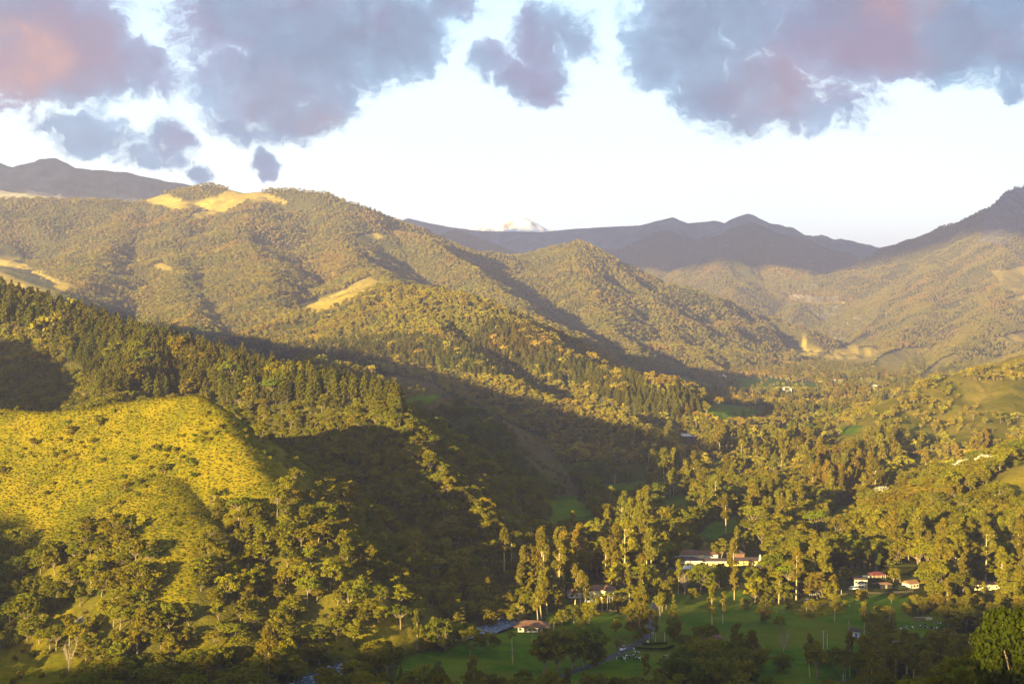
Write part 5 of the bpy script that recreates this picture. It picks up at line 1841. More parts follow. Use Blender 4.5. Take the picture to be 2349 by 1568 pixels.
# hotel group
C3 = lambda cx, cy: ((2650 + cx / 4.698) / 1.7437, (2150 + cy / 4.698) / 1.7437)
house(spot(C3(1580, 520)), 24, 7, 3.0, 1.6, 'yellow hotel wing with dark roof and white veranda columns', 'tile_dark', 'yellow', over=.8, porch=1.8, wins=6, doors=(1, 4), doorm='wood', cat='hotel', name='hotel_building')
house(spot(C3(1000, 530)), 19, 7, 3.0, 1.5, 'dark roofed hotel wing with white fascia and columns, left of the yellow wing', 'tile_dark', 'yellow', over=.8, porch=2.2, wins=5, doors=(2,), band='white', cat='hotel', name='hotel_building')
house(spot(C3(480, 545)), 14.5, 9, 3.4, 2.0, 'gabled hotel hall with white roof edge at the left of the hotel', 'tile_dark', 'cream', over=.9, wins=4, doors=(2,), band='white', cat='hotel', name='hotel_building')
house(spot(C3(440, 470)), 14, 8, 5.2, 2.2, 'brown hipped roof hotel house behind the gabled hall', 'tile', 'white', over=.9, wins=3, doors=(), cat='hotel', name='hotel_building')
house(spot(C3(640, 468)), 9, 7, 5.2, 2.0, 'reddish roofed hotel house behind the hall, right of the brown one', 'tile', 'cream', over=.7, wins=2, doors=(), cat='hotel', name='hotel_building')
house(spot(C3(850, 470)), 12, 7, 5.0, 1.9, 'sunlit tiled hotel house left of the round tree', 'tile', 'white', over=.7, wins=3, doors=(), cat='hotel', name='hotel_building')
house(spot(C3(1380, 440)), 10, 6, 4.5, 2.0, 'dark brown roofed house behind the yellow hotel wing', 'tile_dark', 'tile', over=.7, wins=2, doors=(), name='house')
e = house(spot(C3(610, 655)), 17.5, 7, 2.6, .35, 'long white flat roofed restaurant pavilion with dark windows below the hotel', 'white', 'dark', over=.9, hip=False, wins=0, doors=(), cat='pavilion', name='pavilion', porch=1.2, cols=9, band='white')
# small white tower with wall blocks beside the yellow wing
g = spot(C3(1830, 575))
e = empty('bell_tower', g, 'small white stepped bell tower at the right end of the hotel', 'tower')
b = MB()
b.box(-.7, .7, -.7, .7, -.3, 5.2)
b.build('shaft', M['white'], e)
b = MB()
b.box(-.45, .45, -.45, .45, 5.2, 7.0)
b.add([(-.5, -.5, 7.0), (.5, -.5, 7.0), (.5, .5, 7.0), (-.5, .5, 7.0), (0, 0, 8.4)], [(0, 1, 4), (1, 2, 4), (2, 3, 4), (3, 0, 4), (3, 2, 1, 0)])
b.build('belfry', M['white'], e)
b = MB()
b.box(.75, 5.0, -.4, .4, -.3, 2.6)
b.box(1.6, 3.2, -.35, .35, 2.6, 3.7)
b.box(-2.0, -1.8, -.1, .1, 0, 2.6)
b.box(-2.0, -.75, -.1, .1, 2.6, 2.8)
b.build('wall', M['white'], e)
# houses on the right
C4 = lambda cx, cy: ((3300 + cx / 4.698) / 1.7437, (2250 + cy / 4.698) / 1.7437)
house(spot(C4(1000, 315)), 7.5, 5, 2.8, 1.5, 'cottage with bright red roof and orange wall in the right hand gardens', 'tile_red', 'tile_orange', over=.5, porch=1.0, wins=2, doors=(1,), rz=.2)
house(spot(C4(775, 330)), 3.4, 3.0, 2.2, .5, 'small cream outbuilding left of the red roofed cottage', 'cream', 'cream', over=.1, wins=1, doors=(), cat='shed', name='shed', hip=False)
house(spot(C4(570, 345)), 5.5, 4, 2.3, .6, 'open purple roofed car shelter left of the cottage', 'tile_red', 'dark', over=.4, wins=0, doors=(), cat='shed', name='carport', hip=False)
house(spot(C4(675, 500)), 6.6, 5, 5.2, .5, 'white two storey house with shallow tiled roof in the right hand gardens', 'tile_orange', 'white', over=.4, wins=3, doors=(3,), storeys=2, rz=-.15)
house(spot(C4(1150, 480)), 6.0, 3.5, 2.4, .8, 'low green shed with orange roof right of the white house', 'tile_orange', 'leaf_shed' if False else 'dark', over=.4, wins=0, doors=(0,), cat='shed', name='shed')
house(spot(C4(965, 450)), 3.4, 3.0, 1.6, .6, 'low red roofed hut left of the orange roofed shed', 'tile_red', 'dark', over=.3, wins=0, doors=(), cat='shed', name='shed')
house(spot(C4(1680, 480)), 6.5, 6, 2.6, 1.7, 'white gabled cottage with orange roof left of the huge golden tree', 'tile_orange', 'white', over=.5, wins=2, doors=(0,), hip=False, rz=.5)
house(spot(C4(535, 1390)), 4.6, 3.6, 2.6, 1.3, 'white cabin with blue door and dark roof beside the lower pasture', 'tile_dark', 'white', over=.6, wins=1, doors=(1,), doorm='blue', rz=-.45)
house(at(A2, 2000, 765), 9, 6, 3.0, 1.8, 'brown roofed house at the foot of the right hillside', 'tile', 'cream', over=.8, wins=3, doors=(1,))
house(at(A2, 2090, 760), 6, 5, 2.6, 1.4, 'smaller tiled house right of the brown roofed one', 'tile_orange', 'cream', over=.6, wins=1, doors=(0,))
house(at(A1, 2030, 1195), 8, 5, 1.2, 1.8, 'low brown roof half hidden behind the bamboo thicket', 'tile', 'wood', over=.5, wins=0, doors=(0,), cat='hut', name='hut')
C5 = lambda cx, cy: ((2400 + cx / 2.1355) / 1.7437, (1400 + cy / 2.1355) / 1.7437)
for (cx, cyb, w_, rm, wm, lab) in [(1597, 358, 18, 'concrete', 'white', 'pale roofed farm far up the valley among dark trees'), (2030, 282, 24, 'tile_orange', 'white', 'tiny lit farm house beside the far green meadow'),
                                   (2330, 328, 18, 'tile', 'white', 'white house far up the valley at the right'), (2210, 336, 12, 'tile', 'cream', 'small tan house left of the far white house'),
                                   (720, 790, 20, 'white', 'tile_dark', 'grey roofed farm in the shade at the foot of the middle mountain'), (850, 800, 14, 'tile', 'tile_dark', 'red roofed shed right of the shaded grey farm'),
                                   (1050, 248, 16, 'white', 'white', 'white speck of a house below the pointed hill')]:
    g = spot(C5(cx, cyb))
    house((g[0], g[1], g[2] + 1.5), w_, 9, 6, 3, lab, rm, wm, wins=4, doors=(1,), name='farm_house')

# ------------------------------------------------------------------ road, river
def resample(pts, step):
    out = [Vector((*pts[0], 0))]
    for i in range(len(pts) - 1):
        p0 = Vector((*pts[max(i - 1, 0)], 0))
        p1 = Vector((*pts[i], 0))
        p2 = Vector((*pts[i + 1], 0))
        p3 = Vector((*pts[min(i + 2, len(pts) - 1)], 0))
        n = max(2, int((p2 - p1).length / step))
        for k in range(1, n + 1):
            t = k / n
            out.append(.5 * ((2 * p1) + (-p0 + p2) * t + (2 * p0 - 5 * p1 + 4 * p2 - p3) * t * t + (-p0 + 3 * p1 - 3 * p2 + p3) * t ** 3))
    return out


def ribbon(name, pts, half, dz, mat, zfix=None, wob=0.0, skirt=.6, cols=5):
    c = resample(pts, 4.0)
    vs, fs = [], []
    lr = random.Random(3)
    for i, p in enumerate(c):
        a = c[max(i - 1, 0)]
        b = c[min(i + 1, len(c) - 1)]
        t = (b - a).normalized()
        nn = Vector((-t.y, t.x, 0))
        h = half + lr.uniform(-wob, wob)
        zc = zfix if zfix is not None else max(float(gz(p.x + nn.x * k, p.y + nn.y * k)[0]) for k in (-half, 0, half)) + dz
        for k in range(cols):
            q = p + nn * h * (2 * k / (cols - 1) - 1)
            vs.append((q.x, q.y, zc + .05 * (1 - (2 * k / (cols - 1) - 1) ** 2)))
        if skirt:
            vs.append((p.x - nn.x * (h + skirt), p.y - nn.y * (h + skirt), zc - .7))
            vs.append((p.x + nn.x * (h + skirt), p.y + nn.y * (h + skirt), zc - .7))
    st = cols + (2 if skirt else 0)
    for i in range(len(c) - 1):
        for k in range(cols - 1):
            fs.append((i * st + k, (i + 1) * st + k, (i + 1) * st + k + 1, i * st + k + 1))
        if skirt:
            fs.append((i * st + cols, (i + 1) * st + cols, (i + 1) * st, i * st))
            fs.append((i * st + cols - 1, (i + 1) * st + cols - 1, (i + 1) * st + cols + 1, i * st + cols + 1))
    mb_ = MB()
    mb_.add(vs, fs)
    o = mb_.build(name, mat, None, True)
    tag(o, kind='structure')
    return c


M['asphalt'] = simple('asphalt', (.065, .06, .058), .95, .25, .8)
road_c = ribbon('road', ROAD, 2.0, .12, M['asphalt'])
m, N = material('river_water')
tc = N.node('ShaderNodeTexCoord')
n1 = N.noise(tc.outputs['Object'], .55, 6, .65)
n2 = N.noise(tc.outputs['Object'], 1.6, 5, .65)
foam = N.ramp(N.math('ADD', n1.outputs['Fac'], N.math('MULTIPLY', n2.outputs['Fac'], .5)), .80, .92)
wcol = N.mix(foam, (.055, .085, .14), (.62, .66, .74))
finish(N, principled(N, wcol, .25, .5, bump(N, n2.outputs['Fac'], .9, .5)))
ribbon('river', RIVER, 7.5, 0, m, zfix=FLOOR - .85, wob=1.5, skirt=0, cols=7)


# trees that line and roof over the far part of the road
lr = random.Random(21)
for i in range(8, len(road_c) - 2, 2):
    p = road_c[i]
    if not 692 < math.hypot(p.x, p.y) < 752:
        continue
    t = (road_c[i + 1] - road_c[i - 1]).normalized()
    for sd in (-1, 1):
        q = p + Vector((-t.y, t.x, 0)) * sd * lr.uniform(3.6, 6.5)
        new_tree('broadleaf', lr.choice((0, 2, 3, 4)), (q.x, q.y, float(gz(q.x, q.y)[0]) - .1), lr.uniform(8, 13), 'leafy tree lining the ' + ('left' if sd > 0 else 'right') + ' side of the road where it enters the grove', 'tree', 'broadleaf_tree', 'trees lining the far part of the road')


# boulders in and beside the river
def rock_mesh(seed):
    vs, fs = bmesh_ico(2)
    v = np.array(vs)
    v *= (1 + .28 * fbm(v[:, 0] * 1.3 + seed, v[:, 1] * 1.3 + v[:, 2], 3, seed))[:, None]
    v[:, 2] *= .6
    me = bpy.data.meshes.new('boulder')
    me.from_pydata(v.tolist(), [], fs)
    me.materials.append(M['stone'])
    return me


M['stone'] = simple('river_stone', (.30, .27, .24), .9, .3, 1.5)
rocks = [rock_mesh(i) for i in range(4)]
rc = resample(RIVER, 2.2)
for i in range(110):
    p = random.choice(rc)
    sgn = random.choice((-1, 1))
    q = Vector((p.x + random.uniform(-4, 4), p.y, 0)) + Vector((random.uniform(-1, 1), random.uniform(-1, 1), 0)).normalized() * random.choice((random.uniform(1, 7), random.uniform(6.5, 11)))
    Xq, Yq = project(q.x, q.y, FLOOR)
    if not (500 < Xq < 1250 and 1380 < Yq < 1568):
        continue
    o = link(bpy.data.objects.new('boulder', random.choice(rocks)))
    s = random.uniform(.3, 1.15)
    o.location = (q.x, q.y, max(FLOOR - .85, float(gz(q.x, q.y)[0])) + .1 * s)
    o.rotation_euler = (0, 0, random.uniform(0, 6.28))
    o.scale = (s * 1.3, s, s)
    tag(o, 'grey boulder lying in or beside the small river', 'boulder', 'boulders along the river')


# ------------------------------------------------------------------ cows
def skin_mesh(name, joints, edges, radii, mats, sub=1):
    me = bpy.data.meshes.new(name + '_skeleton')
    me.from_pydata(joints, edges, [])
    ob = bpy.data.objects.new(name, me)
    COL.objects.link(ob)
    sk = ob.modifiers.new('skin', 'SKIN')
    for i, rr_ in enumerate(radii):
        me.skin_vertices[0].data[i].radius = rr_ if isinstance(rr_, tuple) else (rr_, rr_)
    me.skin_vertices[0].data[0].use_root = True
    ss_ = ob.modifiers.new('sub', 'SUBSURF')
    ss_.levels = sub
    ss_.render_levels = sub
    dg = bpy.context.evaluated_depsgraph_get()
    out = bpy.data.meshes.new_from_object(ob.evaluated_get(dg))
    out.name = name
    bpy.data.objects.remove(ob)
    out.materials.clear()
    for mm in mats:
        out.materials.append(mm)
    out.polygons.foreach_set('use_smooth', [True] * len(out.polygons))
    return out


m, N = material('cow_hide')
tc = N.node('ShaderNodeTexCoord')
oi = N.node('ShaderNodeObjectInfo')
sh_ = N.vmath('ADD', tc.outputs['Object'], (0, 0, 0))
cmb = N.node('ShaderNodeCombineXYZ')
N.put(cmb.inputs[0], N.math('MULTIPLY', oi.outputs['Random'], 40.0))
sh_ = N.vmath('ADD', sh_, cmb.outputs[0])
nn_ = N.noise(sh_, 1.5, 2, .5)
finish(N, principled(N, N.mix(N.ramp(nn_.outputs['Fac'], .53, .56), (.015, .013, .012), (.75, .72, .66)), .8))
M['cow'] = m
STAND = [(0, 0, 1.12), (.65, 0, 1.15), (1.0, 0, 1.22), (1.42, 0, 1.05), (1.72, 0, .72), (-.62, 0, 1.18), (-.92, 0, 1.12),
         (.62, .22, .80), (.62, .22, .42), (.64, .22, .03), (.62, -.22, .80), (.62, -.22, .42), (.64, -.22, .03),
         (-.80, .22, .82), (-.90, .22, .45), (-.82, .22, .03), (-.80, -.22, .82), (-.90, -.22, .45), (-.82, -.22, .03), (-1.06, 0, .75)]
SEDG = [(0, 1), (1, 2), (2, 3), (3, 4), (0, 5), (5, 6), (1, 7), (7, 8), (8, 9), (1, 10), (10, 11), (11, 12), (5, 13), (13, 14), (14, 15), (5, 16), (16, 17), (17, 18), (6, 19)]
SRAD = [(.40, .36), (.36, .33), (.22, .20), (.16, .15), (.10, .09), (.36, .33), (.20, .18), .14, .075, .06, .14, .075, .06, .15, .08, .06, .15, .08, .06, .03]
GRAZE = [list(p) for p in STAND]
GRAZE[3] = [1.40, 0, .62]
GRAZE[4] = [1.58, 0, .16]
LIE = [(0, 0, .42), (.65, 0, .45), (1.0, 0, .62), (1.30, 0, .82), (1.62, 0, .70), (-.62, 0, .42), (-.92, 0, .36),
       (.75, .34, .20), (1.05, .36, .10), (.80, .38, .05), (.75, -.34, .20), (1.05, -.36, .10), (.80, -.38, .05),
       (-.5, .42, .18), (-.1, .50, .10), (-.45, .52, .05), (-.5, -.42, .18), (-.1, -.50, .10), (-.45, -.52, .05), (-1.05, 0, .12)]
COWS = [skin_mesh('cow', STAND, SEDG, SRAD, [M['cow']]), skin_mesh('cow', GRAZE, SEDG, SRAD, [M['cow']]), skin_mesh('cow', LIE, SEDG, SRAD, [M['cow']])]
CW = [(A1, 1215, 1362, 0, 'cow at the road edge, leftmost of the roadside cattle'), (A1, 1266, 1366, 1, 'cow second from the left at the road edge'), (A1, 1293, 1345, 1, 'black and white cow crossing from the road'),
      (A1, 1312, 1350, 0, 'mostly black cow close to the road centre of the herd'), (A1, 1350, 1342, 1, 'cow grazing below the parked car'), (A1, 1376, 1312, 0, 'pale cow nearest the parked car'),
      (A1, 1382, 1366, 1, 'cow grazing left of the dark lower edge tree'), (A1, 1402, 1364, 0, 'cow standing just left above the dark lower edge tree'), (A1, 1580, 1395, 1, 'lone cow right of the dark lower edge tree'),
      (A1, 1626, 1350, 0, 'white calf in the meadow before the bamboo'), (A1, 1684, 1343, 2, 'small white cow next to the bamboo thicket'),
      (A2, 1446, 1046, 0, 'white cow alone above the resting herd at the right'), (A2, 1345, 1086, 2, 'black cow lying at the left of the right hand herd'), (A2, 1352, 1103, 2, 'black cow lying lowest at the left of the right hand herd'),
      (A2, 1293, 1102, 2, 'black calf leftmost of the right hand herd'), (A2, 1398, 1097, 0, 'black and white cow standing among the resting herd'), (A2, 1457, 1092, 0, 'white faced cow in the middle of the resting herd'),
      (A2, 1500, 1078, 1, 'dappled cow grazing in the middle of the right hand herd'), (A2, 1512, 1090, 2, 'grey dappled cow lying in the middle of the right hand herd'), (A2, 1545, 1090, 2, 'cow lying right of the dappled pair'),
      (A2, 1588, 1092, 2, 'long black cow lying at the right of the herd'), (A2, 1610, 1056, 2, 'black and white cow lying above the long black one'), (A2, 1640, 1054, 2, 'cow lying second above the long black one'),
      (A2, 1722, 1062, 2, 'cow lying at the far right of the herd'), (A2, 1780, 1045, 2, 'pale calf at the far right near the thicket'), (A2, 480, 862, 2, 'black and white cow resting in the lit streak of pasture'), (A2, 492, 860, 0, 'cow standing in the lit streak of pasture')]
for i, (f, cx, cyb, kd, lab) in enumerate(CW):
    g = spot(f(cx, cyb))
    o = link(bpy.data.objects.new('cow', COWS[kd]))
    o.location = (g[0], g[1], float(gz(g[0], g[1])[0]) + .02)
    o.rotation_euler = (0, 0, random.choice((0.3, 2.8, 3.4, -.3, 1.1)) + random.uniform(-.3, .3))
    tag(o, lab, 'cow', 'cows grazing in the pastures')


# ------------------------------------------------------------------ cars
M['car_white'] = simple('car_white', (.75, .77, .80), .35, .03, 1, spec=.5)
M['car_dark'] = simple('car_dark', (.03, .035, .045), .35, .1, 1, spec=.5)
M['glass'] = simple('car_glass', (.02, .025, .03), .1, .1, 1, spec=.8)
M['tyre'] = simple('tyre', (.02, .02, .02), .9, .1, 5)


def car(loc, rz, body, label):
    e = empty('car', loc, label, 'car', None, rz)
    b = MB()
    prof = [(-2.15, .35), (-2.2, .8), (-2.1, 1.0), (2.0, .95), (2.2, .75), (2.2, .35)]
    prof = [(-2.15, .32), (2.18, .32), (2.22, .72), (2.05, .92), (1.2, 1.02), (-2.05, 1.05), (-2.2, .8)]
    n = len(prof)
    vs = [(x_, -.88, z_) for x_, z_ in prof] + [(x_, .88, z_) for x_, z_ in prof]
    fs = [tuple(range(n)), tuple(range(2 * n - 1, n - 1, -1))] + [(i, i + n, (i + 1) % n + n, (i + 1) % n) for i in range(n)]
    b.add(vs, fs)
    b.build('body', body, e)
    g = MB()
    g.add([(-1.95, -.84, 1.05), (1.05, -.84, 1.03), (.45, -.70, 1.62), (-1.75, -.70, 1.62), (-1.95, .84, 1.05), (1.05, .84, 1.03), (.45, .70, 1.62), (-1.75, .70, 1.62)],
          [(0, 1, 2, 3), (5, 4, 7, 6), (1, 5, 6, 2), (4, 0, 3, 7)])
    g.build('windows', M['glass'], e)
    r_ = MB()
    r_.add([(-1.78, -.72, 1.62), (.47, -.72, 1.62), (.40, -.66, 1.70), (-1.7, -.66, 1.70), (-1.78, .72, 1.62), (.47, .72, 1.62), (.40, .66, 1.70), (-1.7, .66, 1.70)],
           [(0, 1, 2, 3), (5, 4, 7, 6), (1, 5, 6, 2), (4, 0, 3, 7), (3, 2, 6, 7)])
    r_.build('roof', body, e)
    for sx in (-1.35, 1.38):
        for sy in (-.82, .82):
            w = MB()
            w.tube([(sx, sy - .11, .34), (sx, sy + .11, .34)], [.34, .34], 12)
            wh = w.build('wheel', M['tyre'], e)
            h_ = MB()
            yy = sy + (.13 if sy > 0 else -.13)
            h_.tube([(sx, yy - .02, .34), (sx, yy + .02, .34)], [.2, .2], 10)
            h_.build('rim', M['steel'], wh)
    for sy in (-.6, .6):
        l_ = MB()
        l_.box(2.19, 2.25, sy - .18, sy + .18, .68, .84)
        l_.build('headlight', M['white'], e)
    return e


g = at(A1, 1332, 1283)
ri_ = min(range(len(road_c)), key=lambda i: (road_c[i].x - g[0]) ** 2 + (road_c[i].y - g[1]) ** 2)
tr_ = road_c[ri_ + 1] - road_c[ri_ - 1]
rcz = max(float(gz(road_c[ri_].x, road_c[ri_].y)[0]), float(gz(road_c[ri_].x + 2, road_c[ri_].y)[0])) + .25
car((road_c[ri_].x - .8, road_c[ri_].y, rcz), math.atan2(tr_.y, tr_.x) + math.pi, M['car_white'], 'white station car driving along the valley road beside the cows')
for (cc, cx, cyb, bd, lab, a_) in [(C4, 530, 500, 'car_white', 'white car parked left of the white two storey house', .3), (C4, 645, 325, 'car_white', 'white van front under the purple roofed shelter', 1.2),
                                   (C4, 1475, 478, 'car_dark', 'dark car parked left of the white gabled cottage', .1), (C3, 1690, 915, 'car_white', 'white car half hidden in the trees below the yellow hotel wing', .2), (C3, 1060, 565, 'car_white', 'pale car on the lawn before the hotel wing', -.4)]:
    g = spot(cc(cx, cyb))
    car((g[0], g[1], g[2] + .02), a_, M[bd], lab)
g = at(A1, 870, 1485)
ri_ = min(range(len(road_c)), key=lambda i: (road_c[i].x - g[0]) ** 2 + (road_c[i].y - g[1]) ** 2)
e = empty('motorcycle', (road_c[ri_].x, road_c[ri_].y, float(gz(road_c[ri_].x, road_c[ri_].y)[0]) + .25), 'dark motorcycle with rider on the lower part of the road', 'motorcycle', None, math.atan2(tr_.y, tr_.x))
for sx in (-.65, .65):
    w = MB()
    w.tube([(sx, -.06, .32), (sx, .06, .32)], [.32, .32], 12)
    w.build('wheel', M['tyre'], e)
w = MB()
w.tube([(-.6, 0, .35), (-.2, 0, .75), (.3, 0, .8), (.6, 0, .95)], [.08, .16, .16, .05], 6)
w.tube([(.6, 0, .95), (.68, 0, .35)], [.04, .04], 5)
w.build('frame', M['car_dark'], e)
M['coat'] = simple('dark_coat', (.03, .035, .06), .9, .2, 4)
rid_m = skin_mesh('person', [(0, 0, 0), (.06, 0, .30), (.12, 0, .52), (.16, 0, .68), (.30, .2, .42), (.48, .25, .25), (.30, -.2, .42), (.48, -.25, .25), (.34, .14, -.06), (.2, .16, -.42), (.34, -.14, -.06), (.2, -.16, -.42), (.18, 0, .80)],
                  [(0, 1), (1, 2), (2, 3), (2, 4), (4, 5), (2, 6), (6, 7), (0, 8), (8, 9), (0, 10), (10, 11), (3, 12)], [.17, .18, .14, .07, .06, .05, .06, .05, .09, .07, .09, .07, .12], [M['coat']])
o = link(bpy.data.objects.new('person', rid_m))
o.location = (road_c[ri_].x, road_c[ri_].y, float(gz(road_c[ri_].x, road_c[ri_].y)[0]) + .25 + .98)
o.rotation_euler = (0, 0, math.atan2(tr_.y, tr_.x))
tag(o, 'person in dark clothes riding the motorcycle on the lower road', 'person')


# ------------------------------------------------------------------ poles, signs, fences
def pole(f, cx, cyb, ct, label, mat='concrete', arms=((.93, 2.0),), r_=.14):
    g = spot(f(cx, cyb))
    h = (cyb - ct) * UNIT / FOC * g[1] * (1 if f in (A0, A1, A2, AL) else 2.1355 / 4.698)
    e = empty('utility_pole', (g[0], g[1], g[2] - .1), label, 'utility pole', 'utility poles along the valley')
    b = MB()
    b.tube([(0, 0, -.3), (0, 0, h)], [r_ * 1.2, r_ * .75], 8)
    b.build('shaft', M[mat], e)
    for (k, w) in arms:
        b = MB()
        b.box(-w / 2, w / 2, -.06, .06, h * k - .07, h * k + .07)
        a_ = b.build('crossarm', M['wood'], e)
        for sx in (-.9, 0, .9):
            q = MB()
            q.tube([(sx * w / 2, 0, h * k + .07), (sx * w / 2, 0, h * k + .30)], [.06, .04], 6)
            q.build('insulator', M['white'], a_)
    return e


pole(A2, 636, 1262, 1105, 'grey pole with two crossarms in the dark pasture, left of a thinner pole', arms=((.93, 1.8), (.6, 1.4)))
pole(A2, 668, 1265, 1132, 'thin grey pole right of the double armed pole', arms=(), r_=.1)
pole(A2, 490, 960, 858, 'sunlit pole with crossarm in the right hand pasture')
pole(A2, 422, 805, 705, 'pole with crossarm beside the pale fence')
pole(A2, 803, 1570, 1465, 'short pole with crossarm at the bottom of the picture', arms=((.7, 2.2),))
pole(A2, 788, 800, 740, 'pale pole beside the parking place', arms=())
pole(A1, 1620, 1210, 1122, 'yellow lit post between the cypress and the twin stemmed tree', arms=(), r_=.2)
pole(A2, 850, 1280, 1015, 'tall bare trunk like pole left of the blue door cabin', mat='bark', arms=(), r_=.22)
pole(A2, 253, 300, 262, 'pole with crossarm on the lit hillside meadow', arms=((.95, 2.2),))
# H frame
g = at(A2, 1232, 1345)
hh = 150 * UNIT / FOC * g[1]
e = empty('pole_frame', (g[0], g[1], g[2] - .1), 'white concrete pole carrying a long beam on two darker posts', 'pole frame')
wsp = 78 * UNIT / FOC * g[1]
b = MB()
b.tube([(0, 0, -.3), (0, 0, hh)], [.2, .14], 8)
b.build('shaft', M['concrete'], e)
for k in (.45, .92):
    b = MB()
    b.tube([(wsp * k, 1.0, -.3), (wsp * k, 1.0, hh * .97)], [.12, .1], 7)
    b.build('post', M['wood'], e)
b = MB()
b.box(-.4, wsp * 1.02, .3, .5, hh * .96, hh * .96 + .2)
b.build('beam', M['concrete'], e)
# signs
def sign(f, cx, cyb, w, h, leg, label, mat='white', stripe=None):
    g = spot(f(cx, cyb))
    e = empty('sign_board', g, label, 'sign')
    b = MB()
    b.box(-w / 2, w / 2, -.05, .05, leg, leg + h)
    bo = b.build('board', M[mat], e)
    if stripe:
        b = MB()
        b.box(-w * .16, w * .2, -.065, -.052, leg + h * .35, leg + h * .65)
        b.build('print', M[stripe], bo)
    for s_ in (-.4, .4):
        b = MB()
        b.tube([(s_ * w, .09, -.2), (s_ * w, .09, leg + h * .9)], [.05, .05], 5)
        b.build('post', M['steel'], e)


sign(A1, 1662, 765, 2.8, 1.9, 3.0, 'large cream billboard on posts where the far road leaves the trees', 'cream', 'dark')
sign(A1, 1505, 1190, 2.4, 1.4, 2.6, 'white board beside the road under the twin stemmed tree')
sign(A1, 1476, 1235, 1.0, .9, 1.2, 'small cream sign beside the road gate', 'cream')
sign(A1, 1357, 1290, .8, .8, 1.0, 'little white road sign right of the moving car')


def fence(pts, n, label, mat='wood', h=1.25, rails=0, r_=.07):
    g0 = spot(pts[0])
    e = empty('fence', (g0[0], g0[1], g0[2]), label, 'fence')
    ws = [spot(p) for p in pts]
    L_ = [0]
    for a, b in zip(ws[:-1], ws[1:]):
        L_.append(L_[-1] + math.hypot(a[0] - b[0], a[1] - b[1]))
    post = MB()
    post.tube([(0, 0, -.2), (0, 0, h)], [r_ * 1.1, r_], 5)
    pm = post.mesh('post', [M[mat]])
    loc = []
    for i in range(n):
        s = L_[-1] * i / (n - 1)
        px = np.interp(s, L_, [w[0] for w in ws])
        py = np.interp(s, L_, [w[1] for w in ws])
        pz = float(gz(px, py)[0])
        o = link(bpy.data.objects.new('post', pm), e)
        o.location = (px - g0[0], py - g0[1], pz - g0[2])
        loc.append((px - g0[0], py - g0[1], pz - g0[2]))
    for k in range(max(rails, 2)):
        zz = h * (.4 + .5 * k / max(1, max(rails, 2) - 1))
        b = MB()
        b.tube([(p[0], p[1], p[2] + zz) for p in loc], [(.06 if rails else .012)] * len(loc), 4)
        b.build('rail' if rails else 'wire', M[mat if rails else 'steel'], e)


def off_road(i0, i1, off, step):
    out = []
    for i in range(i0, i1, step):
        t = (road_c[i + 1] - road_c[i - 1]).normalized()
        p = road_c[i] + Vector((-t.y, t.x, 0)) * off
        out.append(tuple(float(q) for q in project(np.array(p.x), np.array(p.y), np.array(float(gz(p.x, p.y)[0])))))
    return out


nR = len(road_c)
fence(off_road(20, nR - 8, -4.2, 6), 40, 'wooden post fence along the right side of the road')
fence(off_road(20, nR - 8, 4.4, 6), 40, 'wooden post fence along the left side of the road')
fence([A2(375, 818), A2(480, 812), A2(600, 812), A2(612, 835)], 22, 'pale rail fence left of the large round tree', 'concrete', 1.5, 2, .1)
fence([A2(770, 815), A2(900, 800), A2(1100, 800), A2(1400, 785)], 40, 'low rail fence below the right hand houses', 'wood', 1.1, 0)
fence([A2(200, 960), A2(400, 950), A2(600, 900), A2(860, 905)], 24, 'thin post fence crossing the right hand pasture')
fence([A1(1620, 810), A1(1750, 808), A1(1900, 808)], 22, 'fence at the head of the dark green pasture')
fence([A1(1010, 952), A1(1120, 955), A1(1240, 940)], 22, 'fence in front of the palm row')
fence([A2(640, 1560), A2(760, 1555), A2(900, 1550)], 14, 'post fence at the bottom right pasture')
# hedge and pen beside the road
M['hedge'] = foliage('hedge', (.035, .045, .006), (.05, .055, .008), (.03, .035, .005), .2)


def hedge(pts, w, h, label):
    ws = [spot(p) for p in pts]
    cs, rs = [], []
    for a, b in zip(ws[:-1], ws[1:]):
        n = max(2, int(math.hypot(a[0] - b[0], a[1] - b[1]) / (w * .6)))
        for k in range(n):
            f = k / n
            cs.append((a[0] + (b[0] - a[0]) * f - ws[0][0], a[1] + (b[1] - a[1]) * f - ws[0][1], h * .5 + float(gz(a[0] + (b[0] - a[0]) * f, a[1] + (b[1] - a[1]) * f)[0]) - ws[0][2]))
            rs.append(max(w, h) * .55)
    lr = np.random.default_rng(int(pts[0][0]))
    me = np_mesh('hedge', leaf_quads(cs, rs, [60] * len(cs), .22, lr, flat=.9), [M['hedge']])
    o = link(bpy.data.objects.new('hedge', me))
    o.location = ws[0]
    tag(o, label, 'hedge')


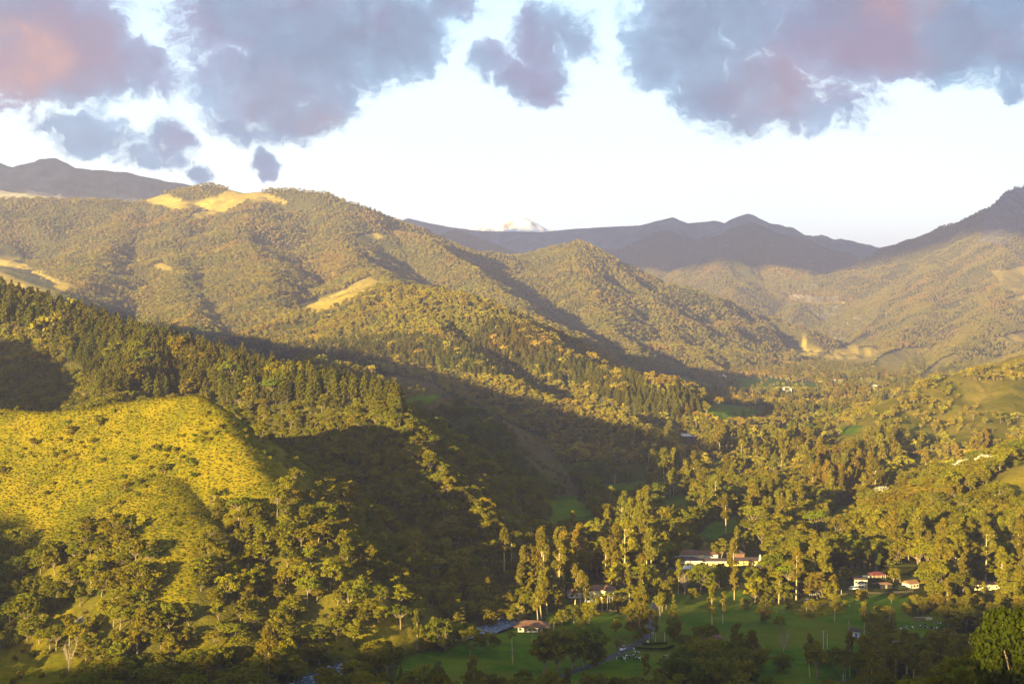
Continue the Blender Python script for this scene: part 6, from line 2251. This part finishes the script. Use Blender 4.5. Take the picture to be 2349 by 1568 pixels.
hedge([A1(1365, 1275), A1(1480, 1285), A1(1620, 1285), A1(1700, 1258)], 1.6, 1.6, 'dark clipped hedge round the pen beside the road')
hedge([A1(1440, 1245), A1(1520, 1240), A1(1640, 1235)], 1.4, 1.5, 'dark hedge behind the roadside pen')
hedge([A2(850, 690), A2(1000, 695), A2(1180, 690)], 1.8, 2.0, 'dark hedge below the red roofed cottage')
hedge([A2(1100, 575), A2(1250, 578), A2(1480, 570)], 1.8, 2.0, 'long clipped hedge behind the right hand gardens')
hedge([A2(1230, 770), A2(1300, 772), A2(1360, 765)], 1.8, 1.8, 'square dark hedge left of the orange roofed cottage')
hedge([A2(1190, 640), A2(1300, 645), A2(1400, 640)], 1.8, 1.6, 'lit hedge across the right hand gardens')
# rustic shelter and hay heap above the resting herd
g = spot(C4(1810, 1075))
e = empty('cattle_shelter', g, 'low brown rustic feeding shelter above the resting herd', 'shelter')
b = MB()
b.box(-3.6, 3.6, -1, 1, 1.3, 1.45)
b.build('roof', M['wood'], e)
for sx in (-3.4, -1.1, 1.1, 3.4):
    for sy in (-.9, .9):
        b = MB()
        b.tube([(sx, sy, -.2), (sx, sy, 1.3)], [.08, .08], 5)
        b.build('post', M['wood'], e)
b = MB()
b.box(-3.2, 3.2, -.35, .35, .1, .6)
b.build('trough', M['wood'], e)
g = spot(C4(1950, 1075))
o = link(bpy.data.objects.new('hay_heap', rocks[1].copy()))
o.data.materials.clear()
o.data.materials.append(M['hay'])
o.location = (g[0], g[1], g[2] + .5)
o.scale = (2.0, 1.6, 1.9)
tag(o, 'rounded pale hay heap right of the feeding shelter', 'hay heap')
g = at(A2, 1700, 968)
mb_ = MB()
mb_.add([(-2.6, -1, .2), (-.8, -1.1, 1.0), (1.0, -1, 1.1), (2.6, -1.1, .3), (-2.6, 1.3, .5), (-.8, 1.2, 1.5), (1.0, 1.2, 1.6), (2.6, 1.1, .7)], [(0, 1, 5, 4), (1, 2, 6, 5), (2, 3, 7, 6)])
mb_.add([(-2.6, -1, .2), (2.6, -1.1, .3), (2.6, -1.1, -.2), (-2.6, -1, -.2)], [(0, 1, 2, 3)])
o = mb_.build('tarpaulin', M['tarp'])
o.location = g
tag(o, 'blue tarpaulin heap below the leafless grey tree', 'tarpaulin')
print("done", round(time.time() - T0, 1))
